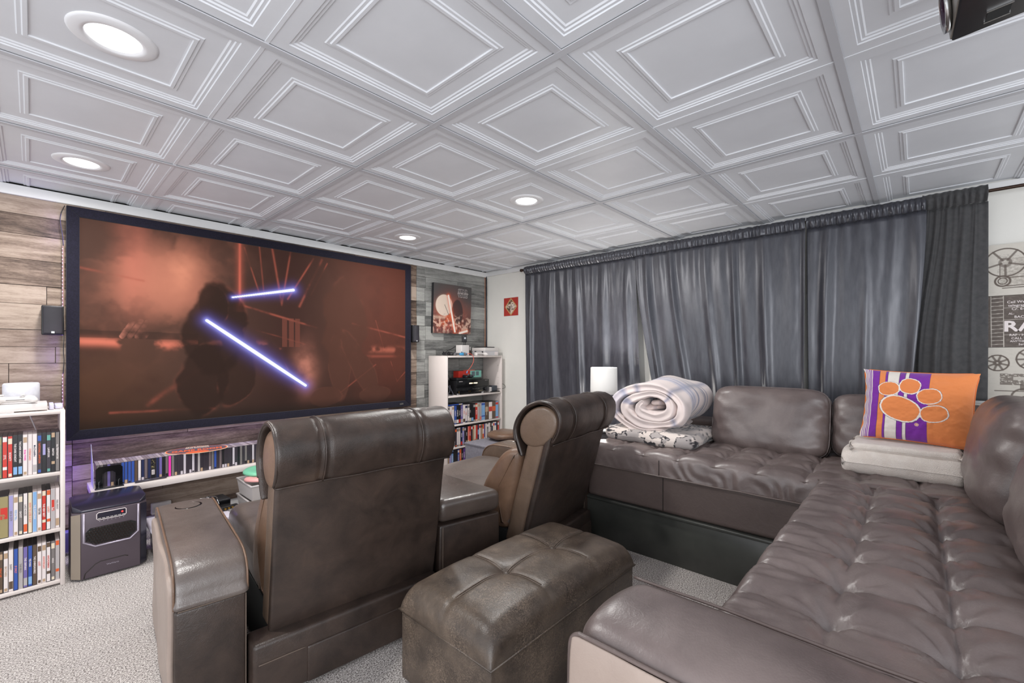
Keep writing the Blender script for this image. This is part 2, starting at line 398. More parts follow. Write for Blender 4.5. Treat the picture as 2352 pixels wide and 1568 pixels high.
# plank cladding: rows of uneven height, staggered butt joints
rows = [1.945, 1.849, 1.742, 1.608, 1.470, 1.370, 1.231, 1.137, 1.048, .922, .80, .672, .585, .462, .375, .24, .115, .0]
rnd = random.Random(3)
xcuts_fix = {3: [-.02], 2: [.03], 7: [-.06]}
for i in range(len(rows)-1):
    zt, zb = rows[i], rows[i+1]
    xs = [X0]
    x = X0+rnd.uniform(.2, .8)
    while x < 2.30: xs.append(x); x += rnd.uniform(.45, 1.0)
    xs = [q for q in xs if q < 2.2]
    if i >= 11: xs = [q for q in xs if abs(q-.155) > .15]+[.155]
    xs = sorted(xs)+[2.50]
    # short boards either side of the upright joint near the poster
    for a, b_ in zip(xs[:-1], xs[1:]):
        th = rnd.uniform(.004, .012)
        box('plank', a+.0012, b_-.0012, Y1-th, Y1+.006, zb+.0012, zt-.0012, M['plank'], wb)
    off = (i % 2)*.04
    xs = [2.50, 2.595+off*.3] + ([2.595+off*.3+rnd.uniform(.12, .45)] if i % 3 else []) + [3.44]
    for a, b_ in zip(xs[:-1], xs[1:]):
        dz = rnd.choice([0, .03, -.03]) if False else 0
        th = rnd.uniform(.004, .012)
        box('plank', a+.0012, b_-.0012, Y1-th, Y1+.006, zb+.0012+dz, zt-.0012+dz, M['plank_grey'], wb)
t1 = box('trim_1', X0, X1, Y1-.022, Y1+.004, 1.945, CEIL+.004, M['white_trim'], bevel=.002); tag(t1, kind='structure')
t2 = box('trim_2', X1-.018, X1+.004, Y0, Y1-.02, 1.955, CEIL+.004, M['white_trim'], bevel=.002); tag(t2, kind='structure')
t3 = box('trim_3', X1-.012, X1+.002, Y0, 2.96, .835, .862, M['white_trim'], bevel=.002); tag(t3, kind='structure')
bb = box('baseboard_back', X0, X1, Y1-.03, Y1-.01, 0, .085, M['white_trim'], bevel=.002); tag(bb, kind='structure')
bb2 = box('baseboard_right', X1-.014, X1+.002, Y0, Y1-.03, 0, .085, M['white_trim'], bevel=.002); tag(bb2, kind='structure')

# ceiling: coffered 2x4 panels resting in a grid
ce = box('ceiling', X0, X1+.1, Y0, Y1+.1, CEIL+.045, CEIL+.08, M['dark']); tag(ce, kind='structure')
GX, GY, T = 1.0689, .7862, .6096
PROF = [(.000, .0), (.036, .0), (.038, .0035), (.046, .003), (.049, .007), (.056, .0065), (.060, .010), (.108, .010), (.111, .007), (.119, .0075), (.122, .004), (.131, .004), (.133, .008), (.137, .0085)]
def panel_bm():
    bm = bmesh.new(); L = 2*T; e = .011; z0 = .003
    def ring(x0, x1, y0, y1, z): return [bm.verts.new(q) for q in ((x0, y0, z), (x1, y0, z), (x1, y1, z), (x0, y1, z))]
    o = ring(e, L-e, e, T-e, z0)
    rims = []
    for k in range(2):
        last = None
        for d, h in PROF:
            a0, a1 = k*T+e, (k+1)*T-e
            r_ = ring(a0+d, a1-d, e+d, T-e-d, z0+h)
            if last:
                for i in range(4): bm.faces.new((last[(i+1) % 4], last[i], r_[i], r_[(i+1) % 4]))
            else: rims.append(r_)
            last = r_
        bm.faces.new(last[::-1])
    # flat strip with two fine steps between both coffers
    a, c = rims[0], rims[1]
    xm = [T-e, T-.006, T-.0055, T+.0055, T+.006, T+e]; zz = [z0, z0, z0-.002, z0-.002, z0, z0]
    cols = [(bm.verts.new((x, e, z)), bm.verts.new((x, T-e, z))) for x, z in zip(xm, zz)]
    for p, q in zip(cols[:-1], cols[1:]): bm.faces.new((p[0], p[1], q[1], q[0]))
    bmesh.ops.remove_doubles(bm, verts=bm.verts, dist=.0001)
    bm.normal_update(); return bm
bm0 = panel_bm(); pm = bpy.data.meshes.new('ceiling_panel'); bm0.to_mesh(pm); pm.materials.append(M['ceiling'])
for k in range(-3, 3):
    for j in range(-5, 6):
        ox, oy = GX+2*k*T, GY+j*T
        if ox+2*T < X0 or oy+T < Y0 or ox > X1 or oy > Y1: continue
        cl = ox+2*T > X1 or oy+T > Y1-.02 or ox < X0 or oy < Y0
        if cl:
            bm = bm0.copy()
            for co, no in (((X1-ox-.002, 0, 0), (1, 0, 0)), ((0, Y1-.01-oy, 0), (0, 1, 0)), ((X0-ox, 0, 0), (-1, 0, 0)), ((0, Y0-oy, 0), (0, -1, 0))):
                bmesh.ops.bisect_plane(bm, geom=bm.verts[:]+bm.edges[:]+bm.faces[:], plane_co=co, plane_no=no, clear_outer=True)
            if not bm.faces: bm.free(); continue
            me = bpy.data.meshes.new('ceiling_panel'); bm.to_mesh(me); bm.free(); me.materials.append(M['ceiling'])
        else: me = pm
        obj('ceiling_panel', me, None, ce, (ox, oy, CEIL+.002))
bm0.free()
for j in range(-4, 5):
    y = GY+j*T; b = MB(); b.box(X0, X1, y-.012, y+.012, CEIL-.0005, CEIL+.003); b.box(X0, X1, y-.002, y+.002, CEIL+.003, CEIL+.04); b.build('grid_bar', M['grid'], ce)
for k in range(-2, 3):
    x = GX+2*k*T
    if x < X0 or x > X1: continue
    b = MB(); b.box(x-.012, x+.012, Y0, Y1, CEIL-.001, CEIL+.0025); b.box(x-.002, x+.002, Y0, Y1, CEIL+.0025, CEIL+.04); b.build('grid_bar', M['grid'], ce)
# downlights
M['lens'] = mat('lit_lens', (1, 1, 1), .4, emit=(1, 1, 1), estr=1.1)
M['fixture'] = mat('downlight_trim', rgb(225, 225, 228), .35)
def lathe(prof, n=40):
    v = []; f = []
    for r_, z in prof:
        for i in range(n): a = 2*PI*i/n; v.append((r_*math.cos(a), r_*math.sin(a), z))
    for k in range(len(prof)-1):
        for i in range(n): f.append((k*n+i, k*n+(i+1) % n, (k+1)*n+(i+1) % n, (k+1)*n+i))
    return v, f
wheres = ['near the left edge, largest and closest', 'close above the left end of the screen', 'in the middle of the ceiling before the curtain', 'far back above the right end of the screen']
trim_me = lens_me = None
for i, (x, y) in enumerate(CANS):
    t = thing('recessed_light', 'white round recessed ceiling light '+wheres[i], 'ceiling light', (x, y, CEIL+.012), 0, 'recessed lights in the coffered ceiling')
    if not trim_me:
        v, f = lathe([(.102, .004), (.1, -.001), (.094, -.004), (.075, -.0055), (.066, -.005), (.062, .001), (.0585, .001)]); trim_me = mesh('trim_ring', v, f, True)
        v, f = lathe([(.0605, -.0015), (.058, -.004), (.045, -.006), (.0001, -.0075)]); lens_me = mesh('lens', v, f, True)
    obj('trim_ring', trim_me, M['fixture'], t); obj('lens', lens_me, M['lens'], t)

# ================================================================ PROJECTION SCREEN
SX0, SX1, SZ0, SZ1 = .129, 2.385, .616, 1.922
M['velvet'] = noisy('black_velvet', rgb(17, 16, 28), rgb(26, 24, 40), 160, .85, .3, .001, sheen=.15, spec=.2)
M['screen'] = m = painted('projected_picture', .85, emit=.27); bsdf(m).inputs['Specular IOR Level'].default_value = .05
_mx = nd(m, 'ShaderNodeMix', data_type='RGBA', blend_type='MULTIPLY'); _mx.inputs[0].default_value = 1; _mx.inputs[7].default_value = (.55, .55, .55, 1)
_a = nd(m, 'ShaderNodeVertexColor'); _a.layer_name = 'Col'; lk(m, _a.outputs[0], _mx.inputs[6]); lk(m, _mx.outputs[2], bsdf(m).inputs['Base Color'])
scr = thing('projection_screen', 'wide black-framed projection screen showing a smoky orange scene crossed by two bright blue-white beams', 'screen', (0, 3.49, SZ0))
FW = .053
def bar(name, pts):
    b = MB(); n = len(pts); y0, y1 = 3.465-3.49, 3.505-3.49
    b.add([(x, y0+(.006 if k >= 2 else 0), z-SZ0) for k, (x, z) in enumerate(pts)]+[(x, y1, z-SZ0) for x, z in pts],
          [(0, 1, 2, 3), (7, 6, 5, 4)]+[(i, i+4, (i+1) % 4+4, (i+1) % 4) for i in range(4)])
    o = b.build(name, M['velvet'], scr, bevel=.003)
    return o
bar('frame_bar', [(SX0, SZ0), (SX1, SZ0), (SX1-FW, SZ0+FW), (SX0+FW, SZ0+FW)])
bar('frame_bar', [(SX1, SZ0), (SX1, SZ1), (SX1-FW, SZ1-FW), (SX1-FW, SZ0+FW)])
bar('frame_bar', [(SX1, SZ1), (SX0, SZ1), (SX0+FW, SZ1-FW), (SX1-FW, SZ1-FW)])
bar('frame_bar', [(SX0, SZ1), (SX0, SZ0), (SX0+FW, SZ0+FW), (SX0+FW, SZ1-FW)])
iw, ih = SX1-SX0-2*FW, SZ1-SZ0-2*FW
me, U, V = plane_grid(620, 346, lambda u, v: np.stack([SX0+FW+u*iw, np.full_like(u, -.008), (SZ1-FW)-SZ0-v*ih], 1))
def mixc(c, k, col): k = np.clip(k, 0, 1)[:, None]; return c*(1-k)+np.array(rgb(*col))[None]*k
A = iw/ih
bx, by = U*A, V
n1 = fbm(bx*3.2, by*3.2, 6, 3); n2 = fbm(bx*9, by*9, 5, 11); n3 = fbm(bx*1.6+n1, by*1.6+n2*.6, 5, 21)
c = np.tile(np.array(rgb(78, 52, 42)), (len(U), 1))
c = mixc(c, sstep(.55, .95, U)*.8, (96, 46, 32)); c = mixc(c, sstep(.35, 1, V)*sstep(.3, .0, U)*.7, (92, 56, 30))
c = mixc(c, sstep(.30, .55, U)*sstep(.75, .5, U)*.75, (58, 34, 30)); c = mixc(c, (n2-.5)*1.2, (60, 36, 30)); c = mixc(c, sstep(.72, 1, V)*.55, (44, 33, 28))
sm = .8*sstep(.50, .80, n3+.36*np.exp(-((U-.18)/.13)**2-((V-.27)/.27)**2)-.06)*np.exp(-((U-.19)/.17)**2-((V-.27)/.33)**2)
c = mixc(c, sm*1.1, (184, 104, 74)); c = mixc(c, np.exp(-((U-.215)/.05)**2-((V-.2)/.12)**2)*sstep(.3, .7, n1)*1.0, (226, 134, 92))
c = mixc(c, np.exp(-((U-.11)/.035)**2-((V-.13)/.3)**2)*.55*sstep(.3, .6, n3), (190, 96, 70))
c = mixc(c, np.exp(-((U-.58)/.035)**2-((V-.73)/.13)**2)*sstep(.25, .6, n1+.1)*1.1, (204, 118, 92))
# ledge of rough rock
led = np.exp(-((V-(.585+.03*U+.015*(n1-.5)))/.022)**2)*sstep(.44, .62, n2)*(.85*(U < .26)+.45*(U > .42))
c = mixc(c, led*1.1, (204, 96, 64)); c = mixc(c, ((np.abs(V-(.545+.02*U)) < .018) & (U < .26))*.5, (52, 38, 32))
for k in range(4):
    x = .092+.016*k; d, t = seg_d(bx, by, ((x-.008)*A, .555), ((x+.016)*A, .475)); c = mixc(c, (d < .011)*sstep(.3, .7, n2)*1.0, (214, 120, 92))
# upright post, slanting struts, rails
c = mixc(c, np.exp(-((U-.372)/.0035)**2)*(V < .36)*.95, (206, 82, 50)); c = mixc(c, np.exp(-((U-.372)/.012)**2)*(V < .4)*.35, (190, 80, 50))
for a, b_, wd, s_ in (((.385, .02), (.43, .28), .004, .7), ((.43, .0), (.445, .3), .004, .5), ((.47, .0), (.5, .33), .006, .7), ((.53, .0), (.5, .34), .005, .7), ((.61, .02), (.52, .3), .005, .8),
                      ((.64, .02), (.56, .34), .007, .6), ((.66, .04), (.6, .26), .004, .6), ((.37, .355), (.62, .47), .006, .8), ((.76, .43), (1.0, .515), .006, .75), ((.86, .4), (.9, .62), .003, .5),
                      ((.14, .9), (.31, .66), .012, .45), ((.0, .235), (.13, .27), .006, .4), ((.42, .5), (.62, .6), .004, .5), ((.8, .66), (.99, .66), .01, .5), ((.93, .7), (.96, .85), .003, .7), ((.96, .85), (1.0, .78), .003, .7),
                      ((.06, .93), (.3, .945), .006, .6), ((.5, .66), (.56, .88), .004, .4), ((.7, .92), (.86, .72), .004, .5)):
    d, t = seg_d(bx, by, (a[0]*A, a[1]), (b_[0]*A, b_[1])); c = mixc(c, np.exp(-(d/wd)**2)*s_*(.1+1.1*sstep(.35, .65, n2)), (150, 66, 44))
for k in range(3):
    c = mixc(c, ((np.abs(U-(.51+.022*k)) < .008) & (V > .42) & (V < .6))*.6, (120, 60, 44))
# dark standing rock masses where the view is blocked
def blob(px, py, rx, ry, k, sd, ang=0):
    ca, sa = math.cos(ang), math.sin(ang); dx = (U-px)*A; dy = V-py; x_ = (dx*ca+dy*sa)/rx; y_ = (-dx*sa+dy*ca)/ry
    q = np.sqrt(x_*x_+y_*y_)+(fbm(bx*7+sd, by*7, 4, sd)-.5)*.55; return sstep(1.05, .9, q)*k, np.exp(-((q-.98)/.05)**2)
for args in ((.305, .52, .155, .27, .85, 5), (.275, .78, .12, .2, .8, 6), (.36, .80, .09, .17, .7, 9, .4), (.30, .36, .07, .11, .6, 12), (.73, .40, .17, .26, .75, 15), (.71, .72, .075, .25, .8, 17), (.80, .74, .08, .26, .8, 18, -.5), (.66, .93, .11, .06, .85, 19), (.86, .93, .12, .06, .8, 20)):
    k, rim = blob(*args); c = mixc(c, k, (50, 34, 28) if args[0] < .5 else (84, 50, 38)); c = mixc(c, rim*(.16 if args[0] < .5 else .07)*sstep(.4, .6, n2), (170, 86, 60))
c = mixc(c, sstep(.93, 1.0, V)*.6, (40, 32, 28))
for a, b_, w0 in (((.282, .457), (.581, .845), .0105), ((.351, .317), (.539, .239), .0085)):
    d, t = seg_d(bx, by, (a[0]*A, a[1]), (b_[0]*A, b_[1])); w_ = w0*(.75+.25*np.sin(t*PI)) if w0 > .009 else w0*(.45+.55*t)
    c = mixc(c, np.exp(-(d/(w_*5))**2)*.45, (90, 80, 190)); c = mixc(c, np.exp(-(d/(w_*2.1))**2)*.85, (128, 130, 238)); c = mixc(c, sstep(w_*1.15, w_*.8, d), (232, 240, 255))
c *= (.93+.14*n2)[:, None]; c = c*.76+(c.mean(1)*.22)[:, None]
colour(me, c); obj('picture_surface', me, M['screen'], scr)
b = MB(); b.box(2.262, 2.300, -.0275, -.0245, .018, .034); b.build('maker_badge', M['metal'], scr)
text('badge_lettering', 'EluneVision', .012, M['black'], scr, (2.281, -.0282, .026), depth=.0002, width=.032)
# purple led strip stuck to the left edge of the frame
ls = thing('led_strip', 'thin strip of tiny leds with black lead down the left edge of the screen', 'light strip', (.118, 3.5, .7))
M['led'] = mat('led_dot', (1, 1, .95), .4, emit=(1, .96, .9), estr=.6)
tpm = mat('strip_tape', rgb(120, 96, 70), .6)
for za, zb_ in ((0, .29), (.66, 1.0)): b = MB(); b.box(-.004, .004, -.002, .012, za, zb_); b.build('strip_tape', tpm, ls)
b = MB()
for i in range(15):
    z = .006+i*.0195
    b.box(-.0042, -.0018, -.0042, -.0018, z, z+.0035)
for i in range(17):
    z = .664+i*.0198; b.box(-.0042, -.0018, -.0042, -.0018, z, z+.0035)
tag(b.build('led', M['led'], ls), kind='stuff')
tube('lead', cr([(0, 0, 1.0), (-.004, -.004, 1.06), (-.012, 0, 1.13), (-.008, -.002, 1.18), (.006, 0, 1.225)], 6), .0022, M['black'], ls)
tube('lead', cr([(0, -.003, .29), (.003, -.006, .36), (.001, 0, .42), (.003, -.003, .5), (0, -.003, .66)], 5), .002, M['black'], ls)

# small wall speakers either side of the screen
def speaker(x0, x1, z0, z1, lab, rz, y1=3.54):
    t = thing('wall_speaker', lab, 'speaker', ((x0+x1)/2, y1-.06, z0), rz, 'pair of wall speakers'); w_ = (x1-x0)/2; h = z1-z0
    b = MB(); b.box(-w_, w_, -.04, .045, 0, h); b.build('cabinet', M['black'], t, bevel=.006, seg=3)
    v, f = loft(rprof(-.052, -.04, .006, h-.006, .005), -w_+.006, w_-.006, r=.005, nx=8, nr=3, dome=.001)
    for q in v: q[1] -= .010*(1-(q[0]/w_)**2)
    obj('grille', mesh('grille', v, f, True), noisy('speaker_grille', rgb(34, 32, 38), rgb(44, 40, 48), 8, .7, .25, .0005, bscale=900) if 'grille' not in M else M['grille'], t)
    box('wall_bracket', -.015, .015, .04, .07, h*.4, h*.6, M['black'], t)
    b = MB(); b.box(-.006, .006, -.064, -.0615, .008, .018); b.build('maker_badge', M['metal'], t)
speaker(.034, .119, 1.202, 1.36, 'small black wall speaker at the left edge of the screen', 0)
speaker(2.40, 2.465, 1.206, 1.366, 'small black wall speaker at the right edge of the screen', math.radians(-14))

# ================================================================ BOOKCASES AND FILM CASES
def bookcase(name, lab, x0, x1, yf, yb, shelves, top, back=None):
    t = thing(name, lab, 'bookcase', (x0, yf, 0)); W = x1-x0; D = yb-yf; h = .0165
    for a in (0, W-h):
        b = MB(); b.box(a, a+h, 0, D, 0, top-h*0); b.build('side_panel', M['lam'], t, bevel=.0012, seg=1)
    b = MB(); b.box(h, W-h, 0, D, top-h, top-.0005); b.build('top_panel', M['lam'], t, bevel=.001, seg=1)
    for z in shelves:
        b = MB(); b.box(h, W-h, .004, D, z-h, z); b.build('shelf', M['lam'], t, bevel=.001, seg=1)
    if back:
        b = MB(); b.box(h, W-h, D-.006, D-.002, back[0], back[1]); b.build('back_panel', M['lam'], t)
    # shelf pin dots
    b = MB()
    for k in range(int((top-.12)/.064)):
        for y in (.05, D-.06):
            b.cyl((W-h-.0012, y, .08+k*.064), .0025, .0015, 8, 'x')
    tag(b.build('pin_holes', M['seam'], t), kind='stuff')
    return t
bookcase('bookcase', 'low white bookcase full of film cases at the left edge, left of the screen', -.50, .108, 3.0, 3.31, [.0165+.01, .272, .540], .831, (.02, .53))
bookcase('bookcase', 'tall white bookcase holding a stereo receiver and film cases in the corner', 2.632, 3.385, 3.25, 3.53, [.018, .203, .421, .697], 1.080)

COL = dict(white=(226, 216, 214), red=(198, 52, 40), orange=(214, 92, 44), black=(30, 30, 34), blue=(52, 84, 164), navy=(36, 44, 78), grey=(120, 114, 112), silver=(176, 170, 170), green=(120, 132, 104),
           olive=(150, 138, 96), violet=(112, 100, 160), brown=(92, 74, 60), cream=(218, 204, 180), skyblue=(128, 170, 214), salmon=(222, 122, 108), purple=(104, 64, 150), tan=(178, 150, 122), teal=(96, 160, 150),
           lime=(130, 176, 100), lilac=(158, 152, 198), pink=(232, 60, 170), clear=(112, 100, 102), smoke=(56, 50, 58), frost=(196, 188, 196))
CM = {}
def cmat(k, rough=.3):
    if (k, rough) not in CM: CM[(k, rough)] = mat('spine_'+k, rgb(*COL[k]), rough)
    return CM[(k, rough)]
blk = mat('case_black', rgb(40, 36, 40), .3); wht = mat('case_light', rgb(196, 184, 182), .3)
GENW = ['THE END', 'NIGHT', 'AWAY', 'HOME', 'RIVER', 'LAST CALL', 'WINTER', 'DRIVE', 'SUMMER', 'THE CITY', 'LOST', 'GOLD']
cache = {}
def case_mesh(w_, h, d, c, shell, acc, kind):
    key = (round(w_, 4), h, c, shell, acc, kind)
    if key in cache: return cache[key]
    b = MB(); e = .0009
    b.box(-w_/2+e/2, w_/2-e/2, .0004, d, 0, h, 0)
    b.box(-w_/2+.0016, w_/2-.0016, -.0002, .002, .003, h-.003, 1)
    if kind == 1: b.box(-w_/2+.0018, w_/2-.0018, -.0006, .002, h*.80, h*.93, 2); b.box(-w_/2+.003, w_/2-.003, -.0006, .002, h*.03, h*.10, 2)
    if kind == 2: b.box(-w_/2+.0018, w_/2-.0018, -.0006, .002, h*.06, h*.24, 2)
    if kind == 3: b.box(-w_/2+.0018, w_/2-.0018, -.0006, .002, h*.86, h*.975, 2); b.box(-w_/2+.0018, w_/2-.0018, -.0006, .002, h*.2, h*.27, 2)
    if kind == 4: b.box(-w_/2+.003, w_/2-.003, -.0006, .002, h*.45, h*.72, 2)
    me = mesh('film_case', b.v, b.f, False, b.m); cache[key] = me
    me.materials.append(shell); me.materials.append(cmat(c)); me.materials.append(cmat(acc)); return me
CNAME = dict(skyblue='sky blue', clear='clear', frost='frosted', lime='pale green')
def row(items, x, y, z, h, d, side, where, name, cat, group, dirn=1, noun='film case', tilt=0):
    """items: (colour, width, accent, kind, title, title colour)"""
    n = len(items); rr = random.Random(len(where)*7+n)
    for i, it in enumerate(items):
        c, w_, acc, kind, ttl, tc = (list(it)+[None]*6)[:6]
        w_ = w_ or .0146; hh = h+rr.choice([0, 0, 0, -.001, .001])
        shell = wht if c in ('white', 'cream', 'silver', 'lilac', 'skyblue', 'frost') and rr.random() < .6 else blk
        o = bpy.data.objects.new(name, case_mesh(w_, hh, d, c, shell, acc or 'grey', kind or 0)); C.objects.link(o)
        xx = x+w_/2; o.location = (xx, y+rr.uniform(-.002, .003), z)
        k = i+1 if dirn > 0 else n-i
        cn = CNAME.get(c, c); ac = ' and '+CNAME.get(acc, acc) if (kind and acc and acc != c) else ''
        tag(o, '%s%s %s, %s from %s, %s' % (cn, ac, noun, ordn(k), side, where), cat, group)
        if ttl:
            text('title_lettering', ttl, w_*.62, cmat(tc or 'black', .5), o, (-w_*.04, -.0009, hh*(.5 if kind != 2 else .58)), (0, 0, -1), (1, 0, 0), .0001, width=hh*.52, bold=.0002)
        x += w_
    return x
S = .0146
L1 = [('white', S, 'orange', 0), ('cream', S, 'red', 1), ('silver', S, 'green', 0), ('brown', S, 'tan', 1, 'AWAY', 'cream'), ('white', S, 'orange', 2), ('black', S, 'blue', 2), ('white', S, 'red', 0, 'HOME', 'red'),
      ('white', .016, 'black', 0, 'What about Bob?', 'orange'), ('green', .0158, 'olive', 1, 'WAITING', 'olive'), ('red', .0158, 'white', 3, 'STYL', 'white'), ('red', .0155, 'cream', 1, 'BOUNTY', 'white'), ('black', .0152, 'skyblue', 2, 'THE DARK KNIGHT', 'white'),
      ('black', .0150, 'skyblue', 2, 'THE DARK KNIGHT RISES', 'white'), ('white', .0150, 'tan', 1, 'Bride WARS', 'pink'), ('white', .015, 'tan', 0, 'OVERBOARD', 'salmon'), ('white', .0150, 'silver', 2, 'Mrs.Doubtfire', 'navy'), ('smoke', .0148, 'blue', 1, 'NATIONAL LAMPOON', 'orange'),
      ('black', .0148, 'lilac', 4), ('smoke', .0148, 'teal', 1, 'LAMPOON', 'white'), ('black', .0142, 'tan', 3, 'SNATCH', 'white'), ('grey', .0142, 'silver', 0, 'the TERMINATOR', 'white')]
L2 = [('white', S, 'blue', 0), ('black', S, 'red', 1), ('cream', S, 'tan', 1), ('navy', S, 'red', 0), ('white', S, 'orange', 1), ('green', .0150, 'white', 1, 'HICKS', 'white'), ('olive', .027, 'red', 4, 'glee', 'olive'), ('lilac', S, 'grey', 0, 'SEX & CITY', 'grey'), ('white', S, 'tan', 1, 'KISS & TELL', 'skyblue'),
      ('grey', S, 'cream', 1, 'GHOST', 'white'), ('white', S, 'orange', 2, 'LAKE HOUSE', 'grey'), ('cream', S, 'salmon', 0, 'HOW TO LOSE A GUY', 'salmon'), ('skyblue', S, 'white', 0, 'THE GUARDIAN', 'white'), ('white', S, 'tan', 1, 'TEXTER', 'black'), ('red', S, 'cream', 3, 'THE VERY BEST', 'white'),
      ('white', S, 'orange', 3, 'LUCKY', 'orange'), ('silver', S, 'red', 4, 'Red', 'white'), ('white', S, 'tan', 2, 'FAR AWAY', 'grey')]
L3 = [('blue', S, 'white', 0), ('white', S, 'grey', 1), ('black', S, 'silver', 2), ('cream', S, 'tan', 0), ('navy', S, 'white', 0), ('orange', .016, 'white', 4), ('brown', .0152, 'tan', 1, 'DRAG ME', 'orange'), ('white', .0152, 'tan', 1, 'BROTHERS', 'tan'), ('white', .0152, 'brown', 2, 'DIARY', 'grey'),
      ('blue', S, 'silver', 0, 'IF ONLY', 'salmon'), ('silver', S, 'white', 0, 'THE FIELD', 'grey'), ('violet', S, 'silver', 2, 'THE ORPHAN', 'white'), ('blue', S, 'skyblue', 2, 'YES MAN', 'white'), ('brown', S, 'tan', 0, 'THE UNBREAKABLE', 'white'), ('white', S, 'brown', 1, 'LOST', 'red'),
      ('white', S, 'tan', 1, 'ANNIVERSARY', 'salmon'), ('white', S, 'brown', 3, 'ANCHORMAN', 'red'), ('grey', S, 'cream', 1, 'HULK', 'white'), ('silver', S, 'orange', 3)]
for L, z, nm in ((L1, .540, 'top'), (L2, .272, 'middle'), (L3, .0265, 'bottom')):
    wd = sum(q[1] for q in L); row(L, .0895-wd, 3.012, z+.0005, .190, .135, 'right', '%s row of the low bookcase' % nm, 'film_case', 'film case', 'film cases on the %s shelf of the low bookcase' % nm, -1)
def R(s): return [q if isinstance(q, tuple) else (q,) for q in s]
R1 = [('white', .020, 'grey', 1), ('white', .020, 'red', 2, 'LOVE', 'red'), ('white', .020, 'tan', 1), ('blue', .021, 'silver', 2, 'NIGHT', 'white'), ('black', .020, 'white', 2, 'STREETS', 'white'), ('black', .018, 'red', 2, 'TOTAL', 'white'), ('violet', .020, 'silver', 2, 'SUMMERS', 'white'), ('white', .021, 'brown', 2, 'RED', 'salmon'),
      ('white', .020, 'navy', 1, 'USA', 'red'), ('white', .021, 'grey', 1, 'BORNE', 'grey'), ('black', .019, 'cream', 2, 'SKY', 'silver'), ('black', .020, 'skyblue', 2), ('black', .019, 'silver', 1), ('red', .022, 'cream', 1, 'IRON', 'white'), ('silver', .020, 'tan', 1), ('silver', .018, 'salmon', 2), ('skyblue', .038, 'blue', 3), ('brown', .036, 'tan', 4, 'THE MUMMY', 'cream'), ('white', .036, 'red', 4), ('brown', .038, 'orange', 4), ('skyblue', .030, 'red', 1)]
R2 = [('navy', .018, 'silver', 1), ('white', .022, 'red', 4, 'THE CITY', 'red'), ('white', .021, 'salmon', 0, 'GILMORE', 'red'), ('white', .022, 'grey', 2), ('smoke', .020, 'orange', 1), ('white', .022, 'grey', 1), ('white', .022, 'tan', 1), ('navy', .021, 'red', 2, 'DRIVE', 'white'), ('lilac', .022, 'tan', 1, 'RIVER', 'violet'), ('smoke', .020, 'silver', 1), ('black', .021, 'tan', 2, 'HEAT', 'white'), ('salmon', .020, 'cream', 2), ('red', .022, 'orange', 2, 'HOME', 'white'), ('smoke', .018, 'white', 1), ('tan', .020, 'red', 1), ('cream', .019, 'salmon', 2), ('red', .022, 'olive', 2), ('navy', .020, 'skyblue', 4), ('white', .021, 'red', 1), ('tan', .020, 'brown', 1), ('orange', .020, 'white', 4), ('violet', .016, 'white', 2), ('white', .021, 'grey', 0), ('grey', .022, 'white', 1, 'AVALON', 'white'), ('white', .022, 'salmon', 2), ('brown', .020, 'silver', 2, 'BENEATH', 'white'), ('navy', .018, 'white', 1), ('cream', .020, 'red', 1), ('white', .022, 'blue', 1), ('black', .021, 'silver', 2), ('red', .020, 'white', 1)]
R3 = [('tan', .020, 'navy', 2), ('lilac', .022, 'red', 2), ('skyblue', .021, 'navy', 1, 'AVATAR', 'white'), ('black', .021, 'purple', 2), ('black', .021, 'red', 2), ('blue', .020, 'white', 1, 'TITANIC', 'white'), ('orange', .021, 'cream', 2, 'MATCH', 'cream'), ('black', .021, 'silver', 2, 'TRON', 'white'), ('purple', .022, 'lilac', 2, 'SUNSET', 'white'), ('black', .022, 'tan', 2), ('blue', .022, 'silver', 1, 'EARTH', 'white'), ('white', .024, 'grey', 1), ('lime', .022, 'salmon', 4), ('skyblue', .022, 'salmon', 4), ('white', .022, 'red', 3), ('white', .020, 'grey', 1), ('brown', .018, 'cream', 1), ('silver', .021, 'grey', 1), ('navy', .021, 'white', 1), ('red', .021, 'white', 2), ('white', .022, 'blue', 1), ('black', .021, 'orange', 1), ('cream', .021, 'tan', 1), ('blue', .021, 'white', 2), ('grey', .021, 'white', 1), ('white', .021, 'red', 2), ('black', .021, 'lime', 1), ('tan', .021, 'white', 1)]
for L, z, nm, hh in ((R1, .421, 'top', .181), (R2, .203, 'middle', .183), (R3, .018, 'bottom', .160)):
    wd = sum(q[1] for q in L); k = .706/wd*(.985 if nm != 'top' else .97); L = [(q[0], q[1]*k)+tuple(q[2:]) for q in L]
    row(L, 2.6515, 3.262, z+.0005, hh, .135, 'left', '%s row of the corner bookcase' % nm, 'film_case', 'film case', 'film cases on the %s shelf of the corner bookcase' % nm)
b = MB(); b.box(0, .19, 0, .135, 0, .013, 0); b.box(.001, .189, -.0006, .01, .0015, .0115, 1); b.box(.14, .18, -.001, .01, .002, .011, 2)
tag(b.build('film_case', [blk, cmat('blue'), cmat('cream')], loc=(2.652, 3.262, .421+.1835)), 'blue film case lying flat on top of the corner bookcase upper row', 'film case')

